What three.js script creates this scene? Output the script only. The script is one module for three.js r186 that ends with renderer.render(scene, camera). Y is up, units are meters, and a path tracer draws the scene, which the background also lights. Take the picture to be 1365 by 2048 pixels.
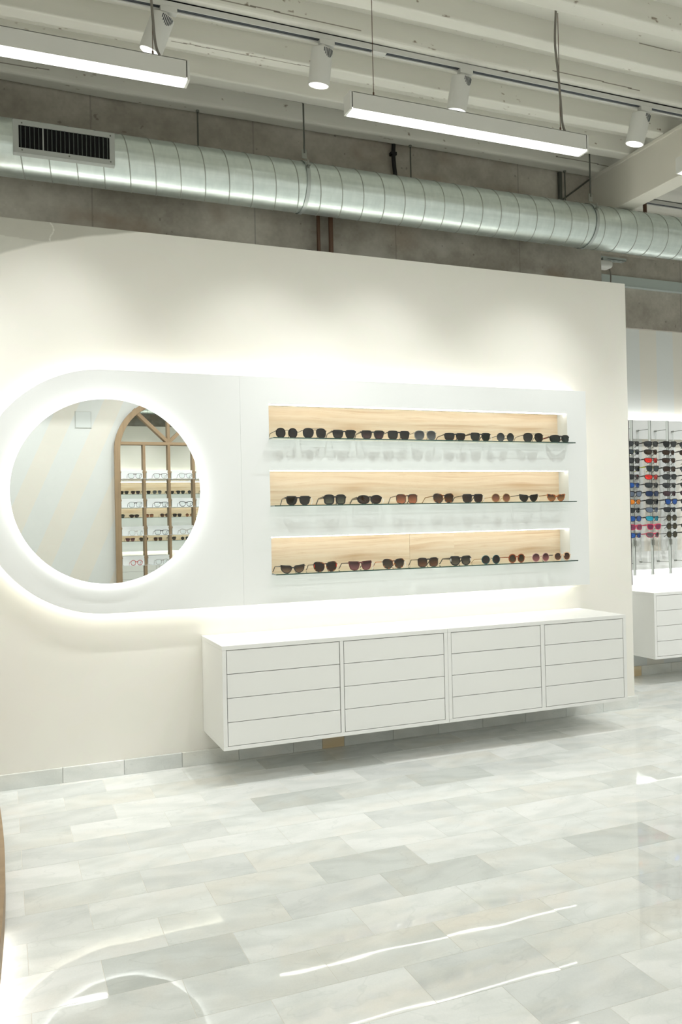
import * as THREE from 'three';
import { RoundedBoxGeometry } from 'three/addons/geometries/RoundedBoxGeometry.js';
import { mergeGeometries } from 'three/addons/utils/BufferGeometryUtils.js';
import { RectAreaLightUniformsLib } from 'three/addons/lights/RectAreaLightUniformsLib.js';

// ------------------------------------------------------------------ camera, exposure, light levels
// World: x along the display wall, y up, z out of the wall into the room (wall face at z = 0).
RectAreaLightUniformsLib.init();
const scene = new THREE.Scene();
scene.background = new THREE.Color(0x000000);
const renderer = new THREE.WebGLRenderer();
renderer.toneMapping = THREE.LinearToneMapping;
renderer.toneMappingExposure = 1.0;
renderer.shadowMap.enabled = true;

const camera = new THREE.PerspectiveCamera(2 * Math.atan(1024 / 1677.07) * 180 / Math.PI, 1365 / 2048, 0.05, 60);
{
  const yaw = 0.385993, pitch = -0.0071923, roll = -0.0212913;
  const m = new THREE.Matrix4().makeRotationY(-yaw)
    .multiply(new THREE.Matrix4().makeRotationX(-pitch))
    .multiply(new THREE.Matrix4().makeRotationZ(roll));
  camera.position.set(0, 1.33, 4.5594);
  camera.quaternion.setFromRotationMatrix(m);
  camera.updateMatrixWorld(true);
}
const L_LINEAR = 16;      // radiance of the hanging linear fixtures
const L_BACK = 32;        // the same for the rows over the rest of the shop
const L_SPOT = 5;       // candela of a track spot
const L_HALO = 16;        // backlight strips behind the display panel
const L_RING = 24;        // ring behind the round mirror
const L_NICHE = 7;       // strips in the shelf niches
const L_FAR = 20;         // strips behind the far panel

// ------------------------------------------------------------------ helpers
let seed = 7;
const rnd = () => { seed = (seed + 0x6d2b79f5) | 0; let t = Math.imul(seed ^ (seed >>> 15), 1 | seed); t = (t + Math.imul(t ^ (t >>> 7), 61 | t)) ^ t; return ((t ^ (t >>> 14)) >>> 0) / 4294967296; };
const lerp = (a, b, t) => a + (b - a) * t, clamp = (x, a = 0, b = 1) => Math.min(b, Math.max(a, x));
const V = (x, y, z) => new THREE.Vector3(x, y, z);
const used = new Map();
function numbered(n) { const k = used.get(n) ?? 0; used.set(n, k + 1); return k ? n + '_' + String(k).padStart(3, '0') : n; }
function shade(o) { o.castShadow = o.receiveShadow = true; return o; }
function thing(name, label, category, p = [0, 0, 0], group) {
  const o = new THREE.Group(); o.name = numbered(name); o.position.set(...p); scene.add(o);
  o.userData = { label, category }; if (group) o.userData.group = group;
  return o;
}
function part(name, geo, mat, parent, p, label) {
  const m = shade(new THREE.Mesh(Array.isArray(geo) ? merge(geo) : geo, mat)); m.name = name;
  if (p) m.position.set(...p);
  if (label) m.userData.label = label;
  parent.add(m); return m;
}
function struct(name, geo, mat, p) {
  const m = geo ? shade(new THREE.Mesh(Array.isArray(geo) ? merge(geo) : geo, mat)) : new THREE.Group();
  m.name = name; m.userData = { kind: 'structure' }; if (p) m.position.set(...p); scene.add(m); return m;
}
function merge(list) {
  return mergeGeometries(list.map((g) => { g = g.index ? g.toNonIndexed() : g; const c = g.clone(); for (const k of Object.keys(c.attributes)) if (!['position', 'normal', 'uv'].includes(k)) c.deleteAttribute(k); return c; }));
}
const box = (w, h, d, x = 0, y = 0, z = 0) => new THREE.BoxGeometry(w, h, d).translate(x, y, z);
const rbox = (w, h, d, r = 0.002, x = 0, y = 0, z = 0) => new RoundedBoxGeometry(w, h, d, 2, r).translate(x, y, z);
// box from corner to corner
const span = (x0, x1, y0, y1, z0, z1) => box(x1 - x0, y1 - y0, z1 - z0, (x0 + x1) / 2, (y0 + y1) / 2, (z0 + z1) / 2);
const rspan = (x0, x1, y0, y1, z0, z1, r = 0.002) => rbox(x1 - x0, y1 - y0, z1 - z0, r, (x0 + x1) / 2, (y0 + y1) / 2, (z0 + z1) / 2);
function rod(a, b, r, n = 10) {
  const d = b.clone().sub(a), g = new THREE.CylinderGeometry(r, r, d.length(), n);
  g.applyQuaternion(new THREE.Quaternion().setFromUnitVectors(V(0, 1, 0), d.clone().normalize()));
  return g.translate((a.x + b.x) / 2, (a.y + b.y) / 2, (a.z + b.z) / 2);
}
const tube = (pts, r, seg = 32, n = 8) => new THREE.TubeGeometry(new THREE.CatmullRomCurve3(pts), seg, r, n);
// uv in metres across a face whose largest axes are x/y, x/z or z/y
function metric(g, ax = 'xy', sx = 1, sy = 1, ox = 0, oy = 0) {
  const p = g.attributes.position, uv = new Float32Array(p.count * 2);
  for (let i = 0; i < p.count; i++) {
    const c = { x: p.getX(i), y: p.getY(i), z: p.getZ(i) };
    uv[2 * i] = c[ax[0]] * sx + ox; uv[2 * i + 1] = c[ax[1]] * sy + oy;
  }
  g.setAttribute('uv', new THREE.BufferAttribute(uv, 2)); return g;
}
function areaLight(color, radiance, w, h, at, to, parent = scene) {
  const l = new THREE.RectAreaLight(color, radiance, w, h);
  l.name = 'strip_light'; l.position.set(...at); parent.add(l);
  scene.updateMatrixWorld(true);
  l.lookAt(V(...to)); return l;
}

// ------------------------------------------------------------------ noise and textures
function hash(x, y, s) { let h = Math.imul(x | 0, 374761393) ^ Math.imul(y | 0, 668265263) ^ Math.imul(s | 0, 974634777); h = Math.imul(h ^ (h >>> 13), 1274126177); return ((h ^ (h >>> 16)) >>> 0) / 4294967296; }
function vnoise(x, y, s = 0) {
  const xi = Math.floor(x), yi = Math.floor(y), fx = x - xi, fy = y - yi, u = fx * fx * (3 - 2 * fx), v = fy * fy * (3 - 2 * fy);
  return lerp(lerp(hash(xi, yi, s), hash(xi + 1, yi, s), u), lerp(hash(xi, yi + 1, s), hash(xi + 1, yi + 1, s), u), v);
}
function fbm(x, y, s = 0, o = 4) { let a = 0.5, t = 0, n = 0; for (let i = 0; i < o; i++) { t += a * vnoise(x, y, s + i * 17); n += a; a *= 0.5; x *= 2.03; y *= 2.03; } return t / n; }
function tex(w, h, f, srgb = true, wrap = THREE.RepeatWrapping) {   // f(u, v) in 0..1 -> [r, g, b] 0..1 (sRGB values when srgb)
  const d = new Uint8Array(w * h * 4);
  for (let j = 0; j < h; j++) for (let i = 0; i < w; i++) {
    const c = f((i + 0.5) / w, (j + 0.5) / h), o = (j * w + i) * 4;
    d[o] = clamp(c[0]) * 255; d[o + 1] = clamp(c[1]) * 255; d[o + 2] = clamp(c[2]) * 255; d[o + 3] = 255;
  }
  const t = new THREE.DataTexture(d, w, h); t.wrapS = t.wrapT = wrap; t.magFilter = THREE.LinearFilter; t.minFilter = THREE.LinearMipmapLinearFilter; t.generateMipmaps = true;
  if (srgb) t.colorSpace = THREE.SRGBColorSpace; t.needsUpdate = true; return t;
}
const mixc = (a, b, t) => [lerp(a[0], b[0], t), lerp(a[1], b[1], t), lerp(a[2], b[2], t)];
const std = (o) => new THREE.MeshStandardMaterial(o), phy = (o) => new THREE.MeshPhysicalMaterial(o);
const rgb = (r, g, b) => new THREE.Color().setRGB(r, g, b, THREE.SRGBColorSpace);

// painted display wall: warm off-white, the unpainted plaster corner beside the ceiling at x < 0.9 stays grey and trowelled
const wallTex = tex(1400, 720, (u, v) => {
  const x = -1.6 + u * 5.6, y = v * 2.9, n = fbm(x * 3, y * 3, 3), f = fbm(x * 26, y * 26, 9);
  let c = mixc([0.935, 0.925, 0.885], [0.95, 0.94, 0.905], n);
  const edge = 2.565 + 0.36 * Math.sqrt(clamp((x + 0.12) / 1.05)) + 0.012 * (fbm(x * 9, 1, 5) - 0.5);
  const bare = clamp((y - edge) / 0.012);
  if (bare > 0) {
    let p = mixc([0.72, 0.715, 0.67], [0.84, 0.84, 0.79], fbm(x * 5, y * 9, 21) * 0.7 + f * 0.3);
    if (y > 2.80 - 0.06 * clamp(x)) p = mixc(p, [0.66, 0.65, 0.60], 0.6);
    if (Math.abs(x - 0.27 - 0.01 * Math.sin(y * 60)) < 0.003 && y > 2.79) p = [0.82, 0.82, 0.78];
    c = mixc(c, p, bare * 0.8);
  }
  return c;
});
const concreteTex = tex(1536, 512, (u, v) => {
  const x = u * 6, y = v * 2, n = fbm(x * 1.6, y * 2.2, 31, 5), f = fbm(x * 14, y * 14, 33), g = fbm(x * 70, y * 70, 37, 2);
  let c = mixc([0.60, 0.575, 0.53], [0.80, 0.78, 0.735], clamp((n - 0.5) * 1.9 + 0.5 + (f - 0.5) * 0.5));
  c = c.map((k) => k + (g - 0.5) * 0.05);
  const stain = fbm(x * 2.4 + 5, y * 3.1, 41); if (stain > 0.62) c = mixc(c, [0.60, 0.53, 0.46], clamp((stain - 0.62) * 3));
  const pale = fbm(x * 3.1, y * 4.3, 47); if (pale > 0.64) c = mixc(c, [0.76, 0.745, 0.71], clamp((pale - 0.64) * 4));
  if (Math.abs((x % 0.92) - 0.46 + 0.01 * fbm(1, y * 6, 2)) < 0.004) c = mixc(c, [0.48, 0.46, 0.43], 0.4);
  const pit = fbm(x * 30, y * 30, 53, 2); if (pit > 0.90) c = mixc(c, [0.42, 0.40, 0.37], 0.5);
  return c;
});
const concreteBump = tex(512, 256, (u, v) => { const n = fbm(u * 40, v * 20, 61, 4); return [n, n, n]; }, false);
// white painted timber with nicks
const joistTex = tex(1536, 160, (u, v) => {
  const x = u * 6, y = v * 0.6, n = fbm(x * 2, y * 6, 71), f = fbm(x * 5, y * 40, 73);
  let c = mixc([0.915, 0.91, 0.87], [0.945, 0.94, 0.905], n * 0.6 + f * 0.4);
  const cr = ((y * 5) % 1) - 0.5 - 0.06 * (fbm(x * 3, 4, 89, 3) - 0.5) - 0.02 * Math.sin(x * 2.2);
  if (Math.abs(cr) < 0.010 && fbm(x * 1.6 + Math.floor(y * 5) * 7, 2, 97, 2) > 0.56) c = mixc(c, [0.34, 0.30, 0.25], 0.75);
  const nick = fbm(x * 24, y * 46, 79, 3), area = fbm(x * 2.2, y * 4, 83, 2);
  if (nick > 0.78 && area > 0.60) c = mixc(c, [0.42, 0.35, 0.28], clamp((nick - 0.78) * 10) * 0.8);
  return c;
});
const oak = (s, a, b, dark) => (u, v) => {   // grain along u
  const x = u * 2.05, y = v * 0.22;
  const warp = (fbm(x * 1.5, y * 7, s, 3) - 0.5) * 0.07, yy = y + warp;
  const ring = 0.5 + 0.5 * Math.sin(yy * 150 + fbm(x * 0.8, y * 3, s + 3) * 10), fine = fbm(x * 5, yy * 330, s + 5, 3), pore = fbm(x * 9, yy * 420, s + 7, 3);
  let c = mixc(a, b, clamp(ring * 0.30 + fine * 0.40 + fbm(x * 1.1, y * 8, s + 11) * 0.5 - 0.1));
  c = mixc(c, dark, clamp((pore - 0.60) * 1.3));
  for (const [kx0, ky0, w] of [[0.55, 0.09, 0.10], [1.25, 0.06, 0.07], [1.75, 0.11, 0.13]]) { const kx = (x - kx0) / w, ky = (yy - ky0) / 0.018; c = mixc(c, dark, Math.exp(-(kx * kx + ky * ky)) * (0.25 + 0.45 * fine)); }
  const streak = fbm(x * 1.6, yy * 60, s + 13, 3); if (streak > 0.58) c = mixc(c, dark, (streak - 0.58) * 1.4);
  return c;
};
const oakTex = [1, 2, 3].map((k) => tex(1024, 160, oak(100 * k, [0.90, 0.795, 0.655], [0.965, 0.90, 0.805], [0.78, 0.62, 0.45])));
const walnutTex = tex(256, 512, (u, v) => { const y = v * 2, x = u * 0.3, f = fbm(x * 160, y * 3, 201, 3), g = fbm(x * 30, y * 1.2, 207); return mixc([0.56, 0.47, 0.36], [0.73, 0.63, 0.50], f * 0.6 + g * 0.4); });
// marble tiles
function marble(s, base, vein, warm) {
  return tex(384, 192, (u, v) => {
    const x = u * 2, y = v, dir = 0.35 + 0.25 * hash(s, 3, 5);
    const q = (x * dir + y) * 2.2, w = fbm(x * 1.6 + s, y * 2.4, s, 5), w2 = fbm(x * 0.9, y * 3.6 + x * dir * 2, s + 9, 5);
    const band = 0.5 + 0.5 * Math.sin((q + w * 2.4) * 3.1 + s);
    let c = mixc(base, vein, clamp(band * 0.45 + (w2 - 0.45) * 1.1));
    const line = Math.abs(fbm(x * 1.1 + 3, y * 2.2 + x * dir, s + 21, 4) - 0.5); if (line < 0.018) c = mixc(c, vein, 0.45 * (1 - line / 0.018));
    const rust = fbm(x * 1.3, y * 1.3, s + 33, 3); c = mixc(c, warm, clamp((rust - 0.52) * 1.6));
    const gr = fbm(x * 60, y * 60, s + 41, 2); return c.map((k) => k + (gr - 0.5) * 0.02);
  });
}
const marbleSets = [
  [[0.95, 0.955, 0.94], [0.87, 0.885, 0.865], [0.955, 0.94, 0.90]],
  [[0.93, 0.94, 0.925], [0.845, 0.86, 0.84], [0.94, 0.92, 0.88]],
  [[0.91, 0.92, 0.90], [0.815, 0.83, 0.81], [0.915, 0.895, 0.845]],
  [[0.885, 0.895, 0.88], [0.81, 0.825, 0.81], [0.885, 0.87, 0.82]],
  [[0.845, 0.86, 0.84], [0.765, 0.78, 0.76], [0.845, 0.83, 0.78]],
];
const waveBump = tex(256, 256, (u, v) => { const n = 0.5 + 0.25 * Math.sin(6.2832 * (u + 0.3 * Math.sin(6.2832 * v))) * Math.cos(6.2832 * v) + 0.12 * Math.sin(6.2832 * (2 * u + v)); return [n, n, n]; }, false);
const tileMats = marbleSets.map((m, i) => [0, 1].map((k) => phy({ map: marble(11 + i * 7 + k * 3, ...m), roughness: 0.022, bumpMap: waveBump, bumpScale: 0.00009 })));
const honeyTile = phy({ map: marble(301, [0.92, 0.85, 0.72], [0.88, 0.78, 0.60], [0.93, 0.88, 0.77]), roughness: 0.1 });
// stripes
const BEIGE = [0.908, 0.895, 0.856], PALE = [0.888, 0.90, 0.888];
const diagTex = tex(1024, 1024, (u, v) => {   // 4.35 m square, stripes lean with a slope of 2.27
  const x = u * 4.35, y = v * 4.35, k = ((x - 0.145 - (y - 1.6) / 2.27) / 0.435) % 1, t = k < 0 ? k + 1 : k, n = (fbm(x * 4, y * 4, 401) - 0.5) * 0.02;
  return (t < 0.47 ? BEIGE : PALE).map((c) => c + n);
});
const vertTex = tex(512, 64, (u, v) => { const x = u * 4.272, t = (((x - 4.87) / 0.356) % 1 + 1) % 1; return t < 0.5 ? BEIGE : PALE; });
const zincTex = tex(768, 256, (u, v) => { const n = fbm(u * 60, v * 20, 501, 3), s = fbm(u * 8, v * 90, 503, 3); return mixc([0.80, 0.845, 0.835], [0.91, 0.945, 0.935], n * 0.5 + s * 0.5); });
const zincRough = tex(512, 256, (u, v) => { const n = 0.27 + 0.14 * fbm(u * 50, v * 16, 511, 3); return [n, n, n]; }, false);

const M = {
  wall: std({ map: wallTex, roughness: 0.75 }),
  plainWall: std({ color: rgb(0.94, 0.935, 0.905), roughness: 0.8 }),
  concrete: std({ map: concreteTex, roughness: 0.9, bumpMap: concreteBump, bumpScale: 0.004 }),
  joist: std({ map: joistTex, roughness: 0.6 }),
  deck: std({ map: joistTex, roughness: 0.7 }),
  beam: std({ color: rgb(0.915, 0.90, 0.855), roughness: 0.55 }),
  panel: phy({ color: rgb(0.93, 0.938, 0.928), roughness: 0.35, clearcoat: 0.15, clearcoatRoughness: 0.2 }),
  lacquer: phy({ color: rgb(0.935, 0.936, 0.92), roughness: 0.38, clearcoat: 0.2, clearcoatRoughness: 0.15 }),
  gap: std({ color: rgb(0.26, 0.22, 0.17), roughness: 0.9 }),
  whiteMetal: std({ color: rgb(0.88, 0.88, 0.86), roughness: 0.4 }),
  greyCord: std({ color: rgb(0.50, 0.48, 0.45), roughness: 0.6 }),
  steel: std({ color: rgb(0.62, 0.63, 0.61), roughness: 0.35, metalness: 0.9 }),
  darkSteel: std({ color: rgb(0.42, 0.43, 0.41), roughness: 0.45, metalness: 0.8 }),
  zinc: std({ map: zincTex, roughnessMap: zincRough, roughness: 1, metalness: 0.92 }),
  seam: std({ color: rgb(0.66, 0.68, 0.66), roughness: 0.5, metalness: 0.6 }),
  zincFlat: std({ color: rgb(0.70, 0.715, 0.70), roughness: 0.55, metalness: 0.3 }),
  throat: std({ color: rgb(0.02, 0.02, 0.02), roughness: 0.95 }),
  darkSlat: std({ color: rgb(0.34, 0.37, 0.35), roughness: 0.6 }),
  zincPlain: std({ color: rgb(0.74, 0.77, 0.765), roughness: 0.4, metalness: 0.8 }),
  black: std({ color: rgb(0.05, 0.05, 0.05), roughness: 0.6 }),
  slot: std({ color: rgb(0.26, 0.28, 0.30), roughness: 0.7 }),
  copper: std({ color: rgb(0.36, 0.25, 0.175), roughness: 0.5 }),
  walnut: std({ map: walnutTex, roughness: 0.55 }),
  mirror: std({ color: rgb(0.945, 0.955, 0.945), roughness: 0.0, metalness: 1 }),
  softMirror: std({ color: rgb(0.86, 0.875, 0.87), roughness: 0.03, metalness: 1 }),
  glass: phy({ color: rgb(0.975, 0.995, 0.985), roughness: 0.0, transmission: 1, thickness: 0, ior: 1.5 }),
  glassEdge: phy({ color: rgb(0.07, 0.25, 0.20), roughness: 0.1, clearcoat: 1 }),
  acrylic: phy({ color: rgb(0.97, 0.98, 0.98), roughness: 0.05, transmission: 0.75, thickness: 0 }),
  frosted: phy({ color: rgb(0.95, 0.96, 0.96), roughness: 0.5 }),
  tag: std({ color: rgb(0.96, 0.96, 0.95), roughness: 0.4 }),
  ledLine: std({ color: 0xffffff, emissive: rgb(1, 0.985, 0.95), emissiveIntensity: 7 }),
  ledWarm: std({ color: 0xffffff, emissive: rgb(1, 0.985, 0.94), emissiveIntensity: 1.6 }),
  ledWhite: std({ color: 0xffffff, emissive: rgb(1, 1, 0.98), emissiveIntensity: 1.6 }),
};
const WARM = rgb(1, 0.992, 0.962), WHITE = rgb(0.99, 0.997, 1);

// ------------------------------------------------------------------ the setting
// front (display) wall with three openings for the niches
const NX0 = 1.402, NX1 = 3.435, NICHES = [[1.778, 1.982], [1.401, 1.608], [1.021, 1.233]], NB = -0.045;
{
  const s = new THREE.Shape([[-1.6, 0], [3.985, 0], [3.985, 2.89], [-1.6, 2.89]].map((p) => new THREE.Vector2(...p)));
  for (const [y0, y1] of NICHES) s.holes.push(new THREE.Path([[NX0 - 0.015, y0 - 0.015], [NX0 - 0.015, y1 + 0.015], [NX1 + 0.015, y1 + 0.015], [NX1 + 0.015, y0 - 0.015]].map((p) => new THREE.Vector2(...p))));
  const g = new THREE.ExtrudeGeometry(s, { depth: 0.17, bevelEnabled: false }).translate(0, 0, -0.17);
  metric(g, 'xy', 1 / 5.6, 1 / 2.9, 1.6 / 5.6, 0);
  struct('wall_front', g, M.wall);
  struct('wall_return', span(3.80, 3.985, 0, 2.89, -0.90, -0.17), M.plainWall);
}
// rough concrete above and behind it
{
  const c = metric(span(-1.7, 3.93, 2.4, 3.90, -0.95, -0.17), 'xy', 1 / 6, 1 / 2, 0.3);
  struct('wall_concrete', c, M.concrete);
  struct('wall_far', metric(span(3.9, 9.0, 0, 2.822, -1.05, -0.86), 'xy', 1 / 4.272, 1), std({ map: vertTex, roughness: 0.7 }));
  struct('wall_far_concrete', metric(span(3.9, 9.0, 2.822, 3.9, -1.05, -0.835), 'xy', 1 / 6, 1 / 2, 0.5, 0.3), M.concrete);
  struct('wall_left', span(-1.8, -1.6, 0, 3.9, -1.0, 5.0), M.plainWall);
  struct('wall_right', span(8.8, 9.0, 0, 3.9, -1.0, 5.0), M.plainWall);
  struct('wall_back', metric(span(-1.8, 9.0, 0, 3.9, 4.75, 4.95), 'xy', 1 / 4.35, 1 / 4.35), std({ map: diagTex, roughness: 0.75 }));
  struct('trim_1', span(3.985, 3.992, 0.83, 1.955, -0.035, -0.001), std({ color: rgb(0.17, 0.13, 0.16), roughness: 0.4 }));
}
// ceiling: deck, joists, cross beam
{
  const ceiling = struct('ceiling');
  part('deck', metric(span(-1.8, 9.0, 3.77, 3.92, -1.05, 5.0), 'xz', 1 / 6, 1 / 0.6), M.deck, ceiling);
  const prof = (w, h, r) => { const s = new THREE.Shape(); s.moveTo(-w / 2, h); s.lineTo(-w / 2, r); s.quadraticCurveTo(-w / 2, 0, -w / 2 + r, 0); s.lineTo(w / 2 - r, 0); s.quadraticCurveTo(w / 2, 0, w / 2, r); s.lineTo(w / 2, h); s.closePath(); return s; };
  const long = 10.7;
  const make = (w, r) => {
    const g = new THREE.ExtrudeGeometry(prof(w, 0.125, r), { depth: long, steps: 60, bevelEnabled: false, curveSegments: 4 }).rotateY(Math.PI / 2).translate(-1.75, 0, 0);
    return g;
  };
  for (let k = 0; k < 17; k++) {
    const zc = [-0.105, 0.193, 0.497, 0.815, 1.098, 1.41][k] ?? 1.41 + (k - 5) * 0.305;
    if (zc > 4.9) break;
    const w = [0.105, 0.088, 0.085, 0.112, 0.08, 0.082][k] ?? 0.085, g = make(w, k === 0 || k === 3 ? 0.022 : 0.012), p = g.attributes.position;
    for (let i = 0; i < p.count; i++) {          // hand-hewn timber wanders a little
      const x = p.getX(i), bottom = p.getY(i) < 0.1 ? 1 : 0;
      p.setZ(i, p.getZ(i) + (fbm(x * 1.1 + k * 9, k, 601, 2) - 0.5) * 0.018 + (fbm(x * 6, k + 3, 603, 2) - 0.5) * 0.004 * bottom);
      p.setY(i, p.getY(i) + bottom * (fbm(x * 1.7 + k * 5, k, 607, 2) - 0.5) * 0.010);
    }
    g.computeVertexNormals();
    const q = g.attributes.position, uv = new Float32Array(q.count * 2);
    for (let i = 0; i < q.count; i++) { uv[2 * i] = q.getX(i) / 6 + k * 0.37; uv[2 * i + 1] = (q.getZ(i) + q.getY(i)) / 0.6 + k * 0.23; }
    g.setAttribute('uv', new THREE.BufferAttribute(uv, 2));
    part('joist', g, M.joist, ceiling, [0, 3.66, zc]);
  }
  struct('beam_cross', [rspan(3.85, 3.985, 3.362, 3.665, -0.9, 4.9, 0.006), rspan(3.838, 3.997, 3.640, 3.662, -0.9, 4.9, 0.004)], M.beam);
}
// marble floor: every tile the picture can show is a piece; the rest of the field is joined
{
  const floor = struct('floor', box(10.8, 0.08, 6.1, 3.6, -0.0407, 1.95), std({ color: rgb(0.90, 0.885, 0.84), roughness: 0.6 }));
  const TL = 0.411, TD = 0.206, kinds = [];
  for (let v = 0; v < 4; v++) {
    const g = new RoundedBoxGeometry(TL - 0.0013, 0.012, TD - 0.0013, 1, 0.0005);
    const p = g.attributes.position, uv = new Float32Array(p.count * 2), fx = v & 1 ? -1 : 1, fz = v & 2 ? -1 : 1;
    for (let i = 0; i < p.count; i++) { uv[2 * i] = 0.5 + fx * p.getX(i) / TL * 0.96; uv[2 * i + 1] = 0.5 - fz * p.getZ(i) / TD * 0.96; }
    g.setAttribute('uv', new THREE.BufferAttribute(uv, 2)); kinds.push(g);
  }
  const tone = { '9,0.26': 4, '8,0.87': 3, '8,0.46': 2, '6,0.46': 3, '6,0.05': 2, '4,0.05': 3, '4,0.46': 3, '2,0.05': 3, '0,0.05': 3, '3,0.26': 0, '3,0.67': 1, '3,1.08': 4, '5,0.67': 0, '5,1.08': 0, '3,1.90': 4, '7,1.08': 4, '7,0.67': 2,
    '7,0.26': 1, '8,0.05': 1, '9,0.67': 1, '10,0.46': 2, '10,0.87': 2, '11,1.08': 3, '5,0.26': 1, '1,0.67': 2, '1,0.26': 2, '6,0.87': 2, '5,2.31': 2, '7,1.49': 1, '7,1.90': 1, '6,1.70': 1, '4,1.70': 1, '9,1.49': 1, '8,1.69': 2, '1,1.49': 4, '0,1.28': 4, '0,1.69': 3, '4,2.10': 1, '12,1.28': 3, '10,1.28': 2, '9,1.90': 2, '11,1.49': 2 };
  const far = [], v4 = new THREE.Vector3();
  const seen = (x, z) => { v4.set(x, 0, z).project(camera); return Math.abs(v4.x) < 1.06 && Math.abs(v4.y) < 1.05 && V(x, 0, z).sub(camera.position).dot(camera.getWorldDirection(V(0, 0, 0))) > 0; };
  let n = 0;
  for (let r = -5; r < 23; r++) for (let k = -5; k < 22; k++) {
    const x0 = (r % 2 ? 0.26 - TL : 0.055) + k * TL, z0 = 0.047 + r * TD, x = x0 + TL / 2, z = z0 + TD / 2;
    if (z < -0.93 || z > 4.8 || x > 8.9 || x < -1.65) continue;
    if (z < -0.2 && x < 3.9) continue;
    const vis = [[x0, z0], [x0 + TL, z0], [x0, z0 + TD], [x0 + TL, z0 + TD]].some((c) => seen(...c));
    const q = hash(r + 50, k + 50, 5), key = r + ',' + (x0 + 0.0001).toFixed(2);
    const near = Object.keys(tone).find((s) => { const [a, b] = s.split(',').map(Number); return a === r && Math.abs(b - x0) < 0.06; });
    const t = near ? tone[near] : q < 0.34 ? 0 : q < 0.66 ? 1 : q < 0.86 ? 2 : q < 0.96 ? 3 : 4;
    const g = kinds[Math.floor(hash(r, k, 9) * 4)], tilt = 0.0008;
    const rx = (hash(r, k, 21) - 0.5) * 2 * tilt, rz = (hash(r, k, 23) - 0.5) * tilt;
    if (vis && n < 296) {
      n++;
      const m = part('tile', g, tileMats[t][Math.floor(hash(r, k, 31) * 2)], floor, [x, -0.006, z]); m.rotation.set(rx, 0, rz);
    } else far.push(g.clone().rotateX(rx).rotateZ(rz).translate(x, -0.006, z));
  }
  const f = part('tile_field', far, tileMats[1][0], floor); f.userData.kind = 'stuff';
}
// marble skirting
{
  const sk = struct('baseboard_front'), cuts = [-0.96, -0.65, -0.34, -0.03, 0.274, 0.582, 0.889, 1.204, 1.523, 1.70, 1.837, 2.154, 2.462, 2.774, 3.093, 3.407, 3.706, 4.003];
  for (let i = 0; i + 1 < cuts.length; i++) {
    const w = cuts[i + 1] - cuts[i], g = rbox(w - 0.0015, 0.078, 0.016, 0.0015), p = g.attributes.position, uv = g.attributes.uv;
    for (let k = 0; k < p.count; k++) uv.setXY(k, 0.5 + p.getX(k) * 2, 0.5 + p.getY(k) * 4);
    const t = [2, 1, 2, 2, 0, 3, 2, 1, 1, -1, 1, 2, 1, 2, 1, 1, 1][i];
    part('tile', g, t < 0 ? honeyTile : tileMats[t][i % 2], sk, [(cuts[i] + cuts[i + 1]) / 2, 0.039, 0.008]);
  }
  part('tile', rbox(0.016, 0.078, 0.86, 0.0015), tileMats[1][0], sk, [3.993, 0.039, -0.43]);
  const sf = struct('baseboard_far'); let x = 4.0;
  for (const w of [0.30, 0.31, 0.19, 0.31, 0.31, 0.31, 0.31]) {
    const g = rbox(w - 0.0015, 0.078, 0.016, 0.0015), p = g.attributes.position, uv = g.attributes.uv;
    for (let k = 0; k < p.count; k++) uv.setXY(k, 0.5 + p.getX(k) * 2, 0.5 + p.getY(k) * 4);
    part('tile', g, w === 0.19 ? honeyTile : tileMats[2][0], sf, [x + w / 2, 0.039, -0.852]); x += w;
  }
}

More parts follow.
